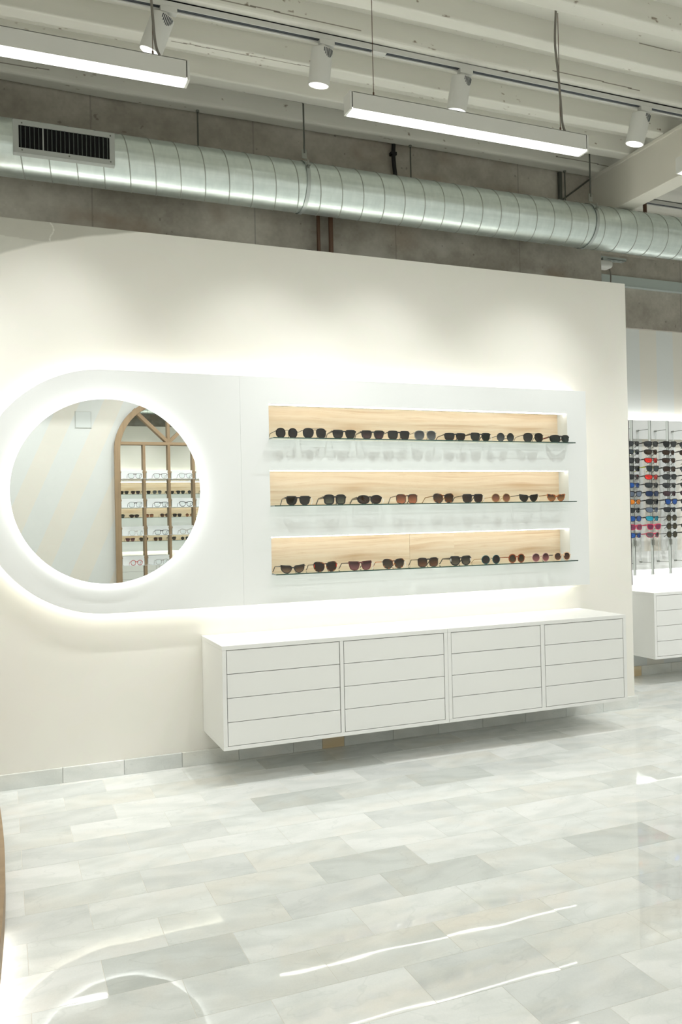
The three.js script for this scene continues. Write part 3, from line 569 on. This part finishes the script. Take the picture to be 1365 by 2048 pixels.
function glassesGeo(key, k) {
  if (geoCache.has(key)) return geoCache.get(key);
  const t = k.rim ?? 0.0035, dep = k.depth ?? 0.0038, gap = k.bridge ?? 0.018, cx = gap / 2 + k.w / 2 * (1 + Math.max(0, (k.taper ?? 0) * 0.3)), curve = k.curve ?? 0.9;
  const bend = (g) => { const p = g.attributes.position; for (let i = 0; i < p.count; i++) { const x = p.getX(i); p.setZ(i, p.getZ(i) - curve * x * x); } g.computeVertexNormals(); return g; };
  const low = Math.min(...lensOutline(k, t).map((p) => p.y)), cy = -low;      // the rims stand on y = 0
  const flip = (pts, s) => s > 0 ? pts : pts.map((p) => new THREE.Vector2(-p.x, p.y)).reverse();
  const rims = [], lenses = [];
  for (const s of [1, -1]) {
    const inner = flip(lensOutline(k, 0), s), outer = flip(lensOutline(k, t).map((p) => { const top = p.y > 0 ? (k.brow ?? 0) * (p.y / (k.h / 2)) : 0; return new THREE.Vector2(p.x, p.y + top); }), s);
    const sh = new THREE.Shape(outer); sh.holes.push(new THREE.Path(inner.slice().reverse()));
    rims.push(bend(new THREE.ExtrudeGeometry(sh, { depth: dep - 0.0012, bevelEnabled: true, bevelThickness: 0.0006, bevelSize: 0.0005, bevelSegments: 1, steps: 1 }).translate(s * cx, cy, -dep / 2)));
    const g = new THREE.ExtrudeGeometry(new THREE.Shape(flip(lensOutline(k, 0.0004), s)), { depth: 0.0014, bevelEnabled: false }).translate(s * cx, cy, -0.0007);
    const gb = bend(g.clone()); gb.userData = { cx: s * cx, cy };
    lenses.push(gb);
  }
  const yb = cy + k.h * (k.bridgeY ?? 0.30), half = gap / 2 + 0.004;
  const bridge = [];
  if (k.metal) {
    bridge.push(tube([V(-half, yb - 0.002, 0), V(0, yb + 0.003, 0.001), V(half, yb - 0.002, 0)], 0.0013, 10, 6));
    if (k.double) bridge.push(tube([V(-half - 0.012, cy + k.h * 0.47, 0), V(0, cy + k.h * 0.5, 0.001), V(half + 0.012, cy + k.h * 0.47, 0)], 0.0013, 10, 6));
  } else bridge.push(tube([V(-half - 0.003, yb, 0), V(-half * 0.45, yb + 0.0022, 0.0006), V(half * 0.45, yb + 0.0022, 0.0006), V(half + 0.003, yb, 0)], k.bridgeR ?? 0.0032, 12, 8).translate(0, -yb, 0).scale(1, 1.25, 0.7).translate(0, yb, 0));
  // lugs out to the hinges
  const hx = cx + k.w / 2 * (1 + (k.taper ?? 0) * 0.6) + t, hy = cy + k.h * (k.hingeY ?? 0.26) + (k.cat ?? 0) * k.h * 0.35, zx = -curve * hx * hx, th = k.arm ?? 0.005;
  for (const s of [1, -1]) bridge.push(rbox(0.006, th, 0.010, 0.001, s * (hx + 0.0005), hy, zx - 0.004));
  const frame = merge([...rims, ...bridge]);
  // temples: a flat bar to the ear, then the drop to the shelf
  const zEnd = -0.142, ear = -0.098, arm = [];
  for (const s of [1, -1]) {
    const top = [], bot = [], tipY = k.tip ?? 0.0025;
    for (let i = 0; i <= 18; i++) {
      const u = i / 18, z = lerp(-0.004, zEnd - zx, u), zz = z + zx;
      const d = clamp((ear - zz) / (ear - zEnd)), flatY = hy - 0.004 * u * 2;
      const y = d > 0 ? lerp(flatY, tipY + th * 0.5, d * d * (3 - 2 * d) * 0.5 + d * 0.5) : flatY;
      const wdt = th * (k.fat ? lerp(1.5, 0.8, clamp(u * 1.6)) : lerp(1, 0.75, u)) * (d > 0.8 ? 1.1 : 1);
      top.push(new THREE.Vector2(-zz, y + wdt / 2)); bot.push(new THREE.Vector2(-zz, y - wdt / 2));
    }
    const g = new THREE.ExtrudeGeometry(new THREE.Shape([...top, ...bot.reverse()]), { depth: k.armT ?? 0.003, bevelEnabled: true, bevelThickness: 0.0004, bevelSize: 0.0004, bevelSegments: 1 });
    g.rotateY(Math.PI / 2).translate(-(k.armT ?? 0.003) / 2, 0, 0);      // shape x (depth) now runs along -z
    const p = g.attributes.position;
    for (let i = 0; i < p.count; i++) p.setX(i, p.getX(i) + s * (hx + 0.001 - 0.006 * clamp(-p.getZ(i) / 0.14)));
    g.computeVertexNormals(); arm.push(g);
  }
  const out = { frame, lenses, arm, cx, cy, hx, hy, zx, top: cy + k.h / 2 };
  geoCache.set(key, out); return out;
}
const tinted = new Map();
function lensGeo(g, key, top, bottom, k) {   // a graded tint, dark at the brow
  const id = key + top.join() + bottom.join();
  if (tinted.has(id)) return tinted.get(id);
  const r = g.lenses.map((l) => {
    const c = l.clone(), p = c.attributes.position, col = new Float32Array(p.count * 3), a = rgb(...top.map((q) => q * 1.2)), b = rgb(...bottom.map((q) => Math.min(0.85, q * 1.3)));
    for (let i = 0; i < p.count; i++) { const u = clamp((p.getY(i) - (g.cy - k.h / 2)) / k.h), v = u * u * (3 - 2 * u); col.set([lerp(b.r, a.r, v), lerp(b.g, a.g, v), lerp(b.b, a.b, v)], i * 3); }
    c.setAttribute('color', new THREE.BufferAttribute(col, 3)); return c;
  });
  tinted.set(id, r); return r;
}
const lensMat = phy({ vertexColors: true, color: 0xffffff, roughness: 0.03, transmission: 0.6, thickness: 0, ior: 1.6 });
const clearLens = phy({ color: rgb(0.97, 0.98, 0.98), roughness: 0.02, transmission: 0.96, thickness: 0 });
const mirrorLens = new Map();
const mirrored = (c) => { const k = c.join(); if (!mirrorLens.has(k)) mirrorLens.set(k, phy({ color: rgb(...c), roughness: 0.10, metalness: 0.75, clearcoat: 1, clearcoatRoughness: 0.02 })); return mirrorLens.get(k); };
const plastics = new Map();
const plastic = (c, metal) => { const k = c.join() + metal; if (!plastics.has(k)) plastics.set(k, metal ? std({ color: rgb(...c), roughness: 0.25, metalness: 0.9 }) : phy({ color: rgb(...c), roughness: 0.25, clearcoat: 0.6, clearcoatRoughness: 0.08 })); return plastics.get(k); };
const tortTex = tex(256, 128, (u, v) => { const n = fbm(u * 9, v * 6, 811, 4); return mixc([0.10, 0.06, 0.035], [0.62, 0.34, 0.12], clamp((n - 0.46) * 5)); });
const tortoise = phy({ map: tortTex, color: 0xffffff, roughness: 0.22, clearcoat: 0.7 });
const amberTort = phy({ map: tex(256, 128, (u, v) => { const n = fbm(u * 9, v * 6, 821, 4); return mixc([0.36, 0.15, 0.05], [0.78, 0.42, 0.14], clamp((n - 0.42) * 5)); }), roughness: 0.22, clearcoat: 0.7 });
function uvMetric(geo) { if (!geo.userData.m) { metric(geo, 'xy', 12, 12, 0.3, 0.2); geo.userData.m = 1; } return geo; }

// the kinds of frame seen on the shelves
const KIND = {
  hexround: { w: 0.051, h: 0.050, sq: 2.3, rim: 0.0022, bridge: 0.022, hingeY: 0.20, arm: 0.0028, armT: 0.002, hex: 0, taper: -0.02, bridgeY: 0.24, metal: 1 },
  pilot: { w: 0.058, h: 0.052, sq: 2.5, taper: 0.10, drop: 0.12, rim: 0.0026, bridge: 0.019, metal: 1, double: 1, hingeY: 0.28, arm: 0.003, armT: 0.002, curve: 1.2 },
  wayfarer: { w: 0.053, h: 0.043, sq: 3.0, taper: 0.20, cat: 0.07, flat: 0.90, rim: 0.0040, brow: 0.0022, bridge: 0.020, hingeY: 0.34, arm: 0.0068, fat: 1 },
  squareThin: { w: 0.056, h: 0.046, sq: 3.4, taper: 0.16, flat: 0.93, rim: 0.003, brow: 0.002, bridge: 0.019, hingeY: 0.32, arm: 0.0045 },
  squareThick: { w: 0.050, h: 0.044, sq: 3.8, taper: 0.08, rim: 0.0058, brow: 0.0015, bridge: 0.020, hingeY: 0.30, arm: 0.009, fat: 1, depth: 0.005 },
  rect: { w: 0.057, h: 0.041, sq: 3.2, taper: 0.18, flat: 0.9, rim: 0.0030, brow: 0.002, bridge: 0.016, hingeY: 0.30, arm: 0.005, curve: 1.4 },
  sport: { w: 0.060, h: 0.042, sq: 3.0, taper: 0.10, cat: 0.05, rim: 0.0032, bridge: 0.014, hingeY: 0.26, arm: 0.007, fat: 1, curve: 3.6, depth: 0.0045 },
  oval: { w: 0.062, h: 0.041, sq: 2.3, taper: 0.06, cat: 0.10, rim: 0.0055, bridge: 0.014, hingeY: 0.18, arm: 0.011, fat: 1, curve: 1.8, depth: 0.005 },
  bigSquare: { w: 0.055, h: 0.050, sq: 3.4, taper: 0.05, cat: 0.04, rim: 0.0026, bridge: 0.018, hingeY: 0.32, arm: 0.004 },
  butterfly: { w: 0.056, h: 0.047, sq: 2.6, taper: 0.14, cat: 0.17, rim: 0.0042, brow: 0.0012, bridge: 0.017, hingeY: 0.22, arm: 0.0045 },
  cat: { w: 0.056, h: 0.039, sq: 2.5, taper: 0.26, cat: 0.50, flat: 0.82, rim: 0.0034, brow: 0.0016, bridge: 0.017, hingeY: 0.26, arm: 0.004, bridgeY: 0.12 },
  flatcat: { w: 0.056, h: 0.045, sq: 4.2, taper: 0.26, cat: 0.22, flat: 0.94, rim: 0.0040, bridge: 0.018, hingeY: 0.28, arm: 0.0055 },
  round: { w: 0.050, h: 0.049, sq: 2.0, rim: 0.0022, bridge: 0.024, metal: 1, hingeY: 0.10, arm: 0.0026, armT: 0.002, bridgeY: 0.12 },
  roundPlastic: { w: 0.046, h: 0.045, sq: 2.15, taper: 0.04, rim: 0.0044, brow: 0.0006, bridge: 0.020, hingeY: 0.20, arm: 0.005, bridgeY: 0.16 },
  hexagon: { w: 0.056, h: 0.047, sq: 2.7, hex: 0, taper: 0.16, cat: 0.12, flat: 0.92, rim: 0.0050, brow: 0.002, bridge: 0.017, hingeY: 0.26, arm: 0.007, fat: 1 },
  cheap: { w: 0.057, h: 0.040, sq: 2.7, taper: 0.18, cat: 0.12, rim: 0.0022, bridge: 0.015, hingeY: 0.22, arm: 0.006, fat: 1, curve: 5.2, depth: 0.004 },
};
const K = [0.055, 0.05, 0.048];
function sunglasses(kind, label, x, y, z, o, group) {
  const k = KIND[kind], g = glassesGeo(kind, k), t = thing('sunglasses', label, 'sunglasses', [x, y, z], group);
  const fm = o.frameMat ?? plastic(o.frame ?? K, o.metal), am = o.armMat ?? (o.arm ? plastic(o.arm, o.armMetal) : fm);
  part('frame', uvMetric(g.frame), fm, t, null, o.frameLabel);
  const lg = o.mirror ? g.lenses : o.clear ? g.lenses : lensGeo(g, kind, o.top ?? [0.13, 0.12, 0.10], o.bottom ?? o.top ?? [0.20, 0.18, 0.15], k);
  const lm = o.mirror ? mirrored(o.mirror) : o.clear ? clearLens : lensMat;
  for (const l of lg) part('lens', l, lm, t);
  for (const a of g.arm) part('temple', uvMetric(a), am, t, null, o.armLabel);
  if (o.corner) for (const s of [1, -1]) part('corner_plate', rbox(0.0035, 0.018, 0.004, 0.001), plastic(o.corner), t, [s * (g.hx - 0.006), g.cy + k.h * 0.12, g.zx + 0.0035], o.cornerLabel);
  if (o.tag) part('security_tag', tube([V(g.hx + 0.001, g.hy, -0.012), V(g.hx + 0.010, g.hy - 0.006, -0.012), V(g.hx + 0.013, g.hy * 0.55, -0.010), V(g.hx + 0.006, 0.002, -0.008)], 0.0014, 16, 6), M.tag, t, null, 'white security loop');
  if (o.turn) t.rotation.y = o.turn;
  return t;
}
const SY = NICHES.map((n) => n[0] + SHELF_T), SZ = 0.112;
const nth = ['first', 'second', 'third', 'fourth', 'fifth', 'sixth', 'seventh', 'eighth', 'ninth', 'tenth', 'eleventh'];
const BROWN = [0.17, 0.125, 0.095], BROWN2 = [0.36, 0.25, 0.17], GREEN = [0.10, 0.12, 0.10], SMOKE = [0.15, 0.15, 0.14];
const shelfSets = [
  ['top shelf', [
    [1.491, 'hexround', { metal: 1, frame: [0.10, 0.09, 0.08], top: [0.11, 0.09, 0.07], bottom: [0.16, 0.13, 0.10] }, 'thin-rimmed round black sunglasses with brown lenses'],
    [1.658, 'pilot', { frame: K, top: [0.12, 0.12, 0.11], bottom: [0.17, 0.17, 0.155], arm: [0.10, 0.08, 0.07] }, 'black pilot sunglasses with a double bridge'],
    [1.838, 'wayfarer', { top: [0.11, 0.10, 0.08], bottom: [0.22, 0.20, 0.16] }, 'black squared sunglasses with brownish green lenses'],
    [2.018, 'wayfarer', { top: [0.10, 0.075, 0.08], bottom: [0.34, 0.25, 0.24], arm: [0.14, 0.06, 0.05] }, 'black sunglasses with fading purple-brown lenses'],
    [2.187, 'squareThin', { top: [0.13, 0.135, 0.11], bottom: [0.20, 0.20, 0.165] }, 'black square sunglasses with grey-green lenses'],
    [2.364, 'pilot', { metal: 1, frame: [0.62, 0.62, 0.60], top: [0.24, 0.25, 0.25], bottom: [0.42, 0.43, 0.43], arm: [0.55, 0.52, 0.5], armMetal: 1 }, 'silver metal pilot sunglasses with pale grey lenses'],
    [2.567, 'rect', { top: [0.12, 0.10, 0.085], bottom: [0.21, 0.17, 0.14], arm: [0.30, 0.13, 0.07] }, 'black rectangular sunglasses with red-brown temples'],
    [2.746, 'wayfarer', { top: GREEN, bottom: [0.14, 0.17, 0.13], tag: 1, arm: [0.25, 0.12, 0.08] }, 'black squared sunglasses with dark green lenses and white tag'],
    [2.927, 'round', { metal: 1, frame: [0.30, 0.30, 0.30], top: [0.15, 0.155, 0.155], bottom: [0.36, 0.37, 0.37] }, 'round grey metal sunglasses with smoky lenses'],
    [3.134, 'pilot', { metal: 1, frame: [0.25, 0.22, 0.19], top: [0.11, 0.10, 0.09], bottom: [0.20, 0.17, 0.14], arm: [0.20, 0.13, 0.09] }, 'thin metal pilot sunglasses with dark brown lenses'],
    [3.342, 'sport', { top: [0.08, 0.12, 0.11], bottom: [0.18, 0.24, 0.22], arm: [0.42, 0.10, 0.06] }, 'curved black sport sunglasses with red temples'],
  ]],
  ['middle shelf', [
    [1.550, 'wayfarer', { top: [0.15, 0.145, 0.125], bottom: [0.21, 0.20, 0.17], tag: 1 }, 'black angular sunglasses with wide temples and olive lenses'],
    [1.772, 'squareThick', { top: [0.13, 0.135, 0.12], bottom: [0.38, 0.39, 0.33] }, 'thick black square sunglasses with fading green lenses'],
    [1.991, 'oval', { top: [0.16, 0.10, 0.06], bottom: [0.26, 0.17, 0.10], tag: 1 }, 'wide black oval sunglasses with brown lenses and white loop'],
    [2.231, 'bigSquare', { frameMat: tortoise, top: [0.40, 0.24, 0.15], bottom: [0.66, 0.46, 0.33], arm: [0.20, 0.12, 0.08] }, 'large thin tortoiseshell sunglasses with light brown lenses'],
    [2.478, 'butterfly', { frameMat: tortoise, top: [0.20, 0.125, 0.07], bottom: [0.42, 0.28, 0.16], arm: [0.65, 0.52, 0.36], armMetal: 1 }, 'tortoiseshell butterfly sunglasses with orange corners'],
    [2.681, 'squareThin', { frame: [0.12, 0.09, 0.08], top: [0.15, 0.10, 0.07], bottom: [0.24, 0.17, 0.12], tag: 1 }, 'dark brown square sunglasses with white tag'],
    [2.884, 'round', { metal: 1, frame: [0.80, 0.66, 0.46], top: [0.36, 0.22, 0.15], bottom: [0.62, 0.44, 0.32] }, 'gold wire round sunglasses with light brown lenses'],
    [3.089, 'cat', { top: [0.13, 0.115, 0.09], bottom: [0.22, 0.19, 0.14], tag: 1 }, 'black cat-eye sunglasses with white tag'],
    [3.298, 'cat', { frameMat: amberTort, top: [0.32, 0.19, 0.10], bottom: [0.72, 0.50, 0.32], arm: [0.62, 0.48, 0.32], armMetal: 1 }, 'amber tortoiseshell cat-eye sunglasses with fading lenses'],
  ]],
  ['lowest shelf', [
    [1.510, 'cat', { top: [0.16, 0.12, 0.09], bottom: [0.50, 0.41, 0.32] }, 'slim black cat-eye sunglasses with fading brown lenses'],
    [1.705, 'butterfly', { frameMat: tortoise, top: [0.16, 0.095, 0.06], bottom: [0.27, 0.17, 0.10], corner: [0.88, 0.22, 0.10], cornerLabel: 'red-orange corner' }, 'tortoiseshell sunglasses with red-orange corners'],
    [1.922, 'flatcat', { frame: [0.38, 0.13, 0.13], top: [0.22, 0.10, 0.10], bottom: [0.52, 0.36, 0.36], tag: 1, arm: [0.20, 0.10, 0.10] }, 'burgundy flat-topped sunglasses with fading lenses'],
    [2.135, 'butterfly', { frameMat: tortoise, top: [0.19, 0.15, 0.11], bottom: [0.36, 0.31, 0.24], tag: 1, armMat: amberTort }, 'brown tortoiseshell butterfly sunglasses with amber temples'],
    [2.363, 'bigSquare', { frame: [0.11, 0.075, 0.06], top: [0.16, 0.10, 0.07], bottom: [0.46, 0.32, 0.22] }, 'dark brown oversized sunglasses with fading lenses'],
    [2.586, 'hexagon', { top: [0.12, 0.115, 0.09], bottom: [0.42, 0.39, 0.33], corner: [0.93, 0.92, 0.90], cornerLabel: 'white corner block' }, 'black angular sunglasses with white corners'],
    [2.801, 'round', { metal: 1, frame: [0.22, 0.45, 0.48], top: [0.14, 0.115, 0.10], bottom: [0.24, 0.20, 0.18], arm: [0.80, 0.66, 0.48], armMetal: 1 }, 'perfectly round sunglasses with teal rims'],
    [2.989, 'roundPlastic', { frame: [0.58, 0.26, 0.10], top: [0.17, 0.14, 0.09], bottom: [0.36, 0.30, 0.20] }, 'orange-brown rounded sunglasses'],
    [3.169, 'round', { frame: [0.80, 0.62, 0.60], top: [0.22, 0.13, 0.13], bottom: [0.62, 0.42, 0.42], arm: [0.85, 0.66, 0.50], armMetal: 1 }, 'round sunglasses with pink rims and plum lenses'],
    [3.333, 'roundPlastic', { frame: [0.90, 0.76, 0.62], top: [0.18, 0.10, 0.07], bottom: [0.46, 0.32, 0.24], arm: K }, 'round peach-rimmed sunglasses with black temples'],
  ]],
];
shelfSets.forEach(([where, list], i) => list.forEach(([x, kind, o, look], j) => {
  const k = KIND[kind];
  sunglasses(kind, look + ', ' + nth[j] + ' from mirror on ' + where, x, SY[i], SZ, { ...o, turn: (hash(i, j, 91) - 0.5) * 0.16 }, 'sunglasses on the three glass shelves');
}));

// ------------------------------------------------------------------ far display: backlit panel, mirror, rods with sport sunglasses
{
  const t = thing('display_unit', 'two white backlit boards holding the sunglasses rods on the striped far wall', 'display panel'), z1 = -0.80, z0 = -0.815, X0 = 4.30, X1 = 5.95;
  part('upper_board', rspan(X0, X1, 1.917, 2.070, z0, z1, 0.001), M.panel, t);
  part('lower_board', rspan(X0, X1, 0.860, 1.008, z0, z1, 0.001), M.panel, t);
  part('backlight_strip', [span(X0 + 0.05, X1 - 0.05, 2.034, 2.040, -0.858, z0), span(X0 + 0.05, X1 - 0.05, 0.890, 0.896, -0.858, z0)], M.ledWarm, t, null, 'glowing backlight strip');
  const mx = (X0 + X1) / 2, w = X1 - X0 - 0.1;
  areaLight(WHITE, L_FAR, w, 0.022, [mx, 2.043, -0.838], [mx, 2.243, -0.90], t);
  areaLight(WHITE, L_FAR, w, 0.022, [mx, 0.887, -0.838], [mx, 0.687, -0.90], t);
}
const looks = {
  k: ['plain black sunglasses', { mirror: [0.20, 0.22, 0.24], frame: K }], b: ['black sunglasses with brown lenses', { top: [0.20, 0.14, 0.10], bottom: [0.26, 0.19, 0.14], frame: [0.10, 0.08, 0.07] }],
  r: ['black sunglasses with red mirrored lenses', { mirror: [0.88, 0.14, 0.10], frame: K }], d: ['dark red sunglasses with red lenses', { mirror: [0.70, 0.10, 0.10], frame: [0.26, 0.05, 0.05], arm: [0.40, 0.12, 0.10] }],
  y: ['black sunglasses with yellow temples', { mirror: [0.20, 0.25, 0.28], frame: K, arm: [0.78, 0.80, 0.16] }], u: ['black sunglasses with blue lenses', { mirror: [0.12, 0.36, 0.72], frame: K }],
  n: ['black sunglasses with navy lenses', { mirror: [0.06, 0.20, 0.40], frame: K }], t: ['black sunglasses with turquoise lenses', { mirror: [0.10, 0.66, 0.78], frame: [0.06, 0.09, 0.14] }],
  p: ['pink sunglasses with violet lenses', { mirror: [0.55, 0.22, 0.38], frame: [0.86, 0.22, 0.36] }], q: ['pink sunglasses with white-spotted dark lenses', { mirror: [0.42, 0.36, 0.40], frame: [0.86, 0.20, 0.36] }],
  o: ['black sunglasses with orange lenses', { mirror: [0.95, 0.55, 0.12], frame: K }], s: ['black sunglasses with silver-blue lenses', { mirror: [0.46, 0.52, 0.62], frame: K }],
  g: ['grey sunglasses with olive lenses', { top: [0.22, 0.21, 0.15], bottom: [0.30, 0.28, 0.20], frame: [0.20, 0.20, 0.19] }], v: ['dark sunglasses with purple-grey lenses', { mirror: [0.30, 0.22, 0.26], frame: [0.12, 0.10, 0.10] }],
};
const columns = ['kykkkusokupu', 'kbryrknkstpq', 'kbbbkkvukggg', 'kbgkkkvksgkn'];
const rodName = ['the rod half hidden by the white wall', 'the first full display rod', 'the second full display rod', 'the third display rod'];
for (let c = 0; c < 4; c++) {
  const x = 4.590 + 0.18 * c, t = thing('display_rod', ['flat clear display rod mostly hidden behind the white wall end', 'flat clear display rod next after the white wall end', 'flat clear display rod in the middle of the far display', 'flat clear display rod at the edge of the photo'][c], 'display rod', [x, 0, -0.655]);
  part('bar', rspan(-0.013, 0.008, 0.832, 2.052, -0.005, 0.0, 0.001), std({ color: rgb(0.82, 0.84, 0.82), roughness: 0.25, metalness: 0.15 }), t);
  part('bar_edge', span(0.008, 0.0115, 0.832, 2.05, -0.006, 0.001), M.darkSteel, t, null, 'dark steel edge');
  for (const y of [1.982, 0.925]) { part('standoff', [rod(V(0, y, -0.003), V(0, y, -0.122), 0.0025, 8), rod(V(0, y, -0.122), V(0, y, -0.1445), 0.0065, 12)], M.steel, t); }
  part('clear_tube', rod(V(0, 0.93, -0.128), V(0, 1.975, -0.128), 0.003, 8), M.acrylic, t);
  part('lock', rbox(0.018, 0.045, 0.016, 0.003, 0.004, 1.085, 0.004), M.steel, t);
  for (let r = 0; r < 12; r++) {
    const y = 1.864 - 0.065 * r, kind = columns[c][r] === 'g' ? 'roundPlastic' : ['cheap', 'cheap', 'sport', 'cheap', 'wayfarer', 'cheap', 'sport'][(r * 3 + c * 2) % 7], k = KIND[kind], g = glassesGeo(kind, k);
    part('peg', rod(V(0.002, y - 0.001, 0), V(0.002, y - 0.001, 0.025), 0.0025, 6), M.acrylic, t);
    const [look, o] = looks[columns[c][r]];
    sunglasses(kind, look + ', ' + (r === 11 ? 'lowest' : nth[r] + ' down') + ' on ' + rodName[c], x - 0.004, y - g.cy - 0.002 + (hash(r, c, 7) - 0.5) * 0.004, -0.655 + 0.030, { ...o, turn: (hash(r, c, 77) - 0.5) * 0.16 }, 'sport sunglasses on the far display rods').scale.setScalar(0.93);
  }
}

// ------------------------------------------------------------------ back wall, seen in the round mirror
{
  const t = thing('arched_mirror', 'tall arched mirror in a wooden window-like frame, reflected in the round mirror', 'mirror', [1.694, 0, 4.70]), R = 0.570, IY = 2.085, z0 = -0.045, FW = 0.054;
  const outline = (r) => { const s = new THREE.Shape(); s.moveTo(-r, 0); s.lineTo(-r, IY); s.absarc(0, IY, r, Math.PI, 0, true); s.lineTo(r, 0); s.closePath(); return s; };
  part('mirror_glass', new THREE.ExtrudeGeometry(outline(R - 0.03), { depth: 0.004, bevelEnabled: false, curveSegments: 48 }).translate(0, 0, 0.030), M.mirror, t);
  part('backing', new THREE.ExtrudeGeometry(outline(R - 0.01), { depth: 0.014, bevelEnabled: false, curveSegments: 48 }).translate(0, 0, 0.0355), M.walnut, t);
  const fr = outline(R), ho = new THREE.Path(); ho.moveTo(-R + FW, 0.10); ho.lineTo(R - FW, 0.10); ho.lineTo(R - FW, IY); ho.absarc(0, IY, R - FW, 0, Math.PI, false); ho.lineTo(-R + FW, 0.10); fr.holes.push(ho);
  part('frame', metric(new THREE.ExtrudeGeometry(fr, { depth: 0.055, bevelEnabled: true, bevelSize: 0.003, bevelThickness: 0.003, bevelSegments: 2, curveSegments: 48 }).translate(0, 0, -0.028), 'xy', 3.3, 0.5), M.walnut, t);
  for (const x of [-0.265, 0, 0.265]) part('mullion', metric(rspan(x - 0.014, x + 0.014, 0.10, x ? 2.158 : IY + R - FW, -0.022, 0.028, 0.002), 'xy', 3.3, 0.5), M.walnut, t);
  part('rail', metric(rspan(-R + FW - 0.01, R - FW + 0.01, 2.155, 2.186, -0.024, 0.028, 0.002), 'yx', 3.3, 0.5), M.walnut, t);
  for (const s of [-1, 1]) { const g = metric(rbox(0.036, 0.50, 0.046, 0.002), 'xy', 3.3, 0.5); const p = part('spoke', g, M.walnut, t, [s * 0.185, 2.185 + 0.175, 0.003]); p.rotation.z = -s * 0.81; }
  let n = 0;
  const rowsY = [1.784, 1.483, 1.189, 0.878], cols = [4, 4, 3, 2], tints = [[0.22, 0.17, 0.14], [0.55, 0.53, 0.52], [0.66, 0.66, 0.66], [0.3, 0.3, 0.3], [0.12, 0.12, 0.12], [0.10, 0.09, 0.09], [0.06, 0.06, 0.06], [0.2, 0.18, 0.17], [0.70, 0.69, 0.67], [0.16, 0.13, 0.11], [0.66, 0.64, 0.60], [0.72, 0.20, 0.16], [0.50, 0.48, 0.44]];
  const names = ['dark brown', 'pale grey', 'clear', 'grey', 'black thin', 'black rounded', 'thick black', 'brown', 'crystal', 'dark wire', 'pale wire', 'red', 'taupe'];
  const rowName = ['top', 'second', 'third', 'lowest'], colName = ['outermost column', 'second column', 'third column', 'fourth column'];
  rowsY.forEach((y, r) => { for (let c = 0; c < cols[r]; c++) {
    const x = 1.694 - 0.398 + 0.265 * c, zf = 4.70 - 0.026;
    const h = thing('eyewear_ledge', 'white acrylic ledge, ' + rowName[r] + ' row, ' + colName[c] + ' of arched mirror', 'shelf', [x, y, zf], 'acrylic ledges on the arched mirror');
    part('back_plate', rspan(-0.113, 0.113, 0.0, 0.098, -0.010, -0.006, 0.001), M.frosted, h);
    part('ledge', rspan(-0.113, 0.125, 0.0, 0.005, -0.160, -0.006, 0.001), M.acrylic, h);
    part('clip', [rspan(-0.117, -0.110, 0.070, 0.088, -0.012, -0.001, 0.002), rspan(0.110, 0.117, 0.070, 0.088, -0.012, -0.001, 0.002)], M.walnut, h);
    const kind = ['bigSquare', 'squareThin', 'butterfly', 'roundPlastic'][n % 4];
    const e = sunglasses(kind, names[n] + ' eyeglasses on the ' + rowName[r] + ' row, ' + colName[c] + ' of arched mirror', x + 0.01, y + 0.005, zf - 0.140, { frame: tints[n], clear: 1 }, 'eyeglasses on the arched mirror');
    e.rotation.y = Math.PI; e.name = numbered('eyeglasses'); e.userData.category = 'eyeglasses';
    e.position.z = zf - 0.155; n++;
  } });
  const hch = thing('wall_hatch', 'flush pale access hatch on the striped wall, reflected in the round mirror', 'hatch', [0.818, 2.415, 4.745]);
  part('door', rbox(0.155, 0.165, 0.010, 0.001), std({ color: rgb(0.855, 0.875, 0.865), roughness: 0.6 }), hch); part('surround', [span(-0.081, 0.081, 0.083, 0.087, -0.003, 0.004), span(-0.081, 0.081, -0.087, -0.083, -0.003, 0.004), span(-0.081, -0.0785, -0.087, 0.087, -0.003, 0.004), span(0.0785, 0.081, -0.087, 0.087, -0.003, 0.004)], std({ color: rgb(0.80, 0.81, 0.78), roughness: 0.6 }), hch);
}
// ------------------------------------------------------------------ low wooden bench with a lit base, just entering the picture
{
  const t = thing('wooden_plinth', 'low brown wooden plinth with a lit base at the edge of the floor', 'plinth');
  const s = new THREE.Shape(); s.moveTo(-0.9, 0.2); s.lineTo(-0.045, 0.2); s.bezierCurveTo(-0.03, 0.6, -0.004, 1.0, -0.006, 1.4); s.bezierCurveTo(-0.008, 1.7, -0.02, 2.0, -0.05, 2.5); s.lineTo(-0.9, 2.5); s.closePath();
  const g = new THREE.ExtrudeGeometry(s, { depth: 0.10, bevelEnabled: false, curveSegments: 20 }).rotateX(Math.PI / 2);   // shape y -> z
  metric(g, 'zy', 0.5, 3.3);
  part('body', g, M.walnut, t, [0, 0.140, 0]);
  part('base', span(-0.85, -0.075, 0, 0.041, 0.3, 2.4), M.walnut, t);
  part('light_strip', span(-0.075, -0.069, 0.022, 0.036, 1.6, 2.4), M.ledWarm, t, null, 'glowing strip');
  areaLight(WHITE, 26, 0.8, 0.012, [-0.067, 0.029, 2.0], [0.2, 0.0, 2.0], t);
}

scene.traverse((o) => { if (o.isRectAreaLight || o.isSpotLight) o.updateMatrixWorld(true); });
renderer.render(scene, camera);
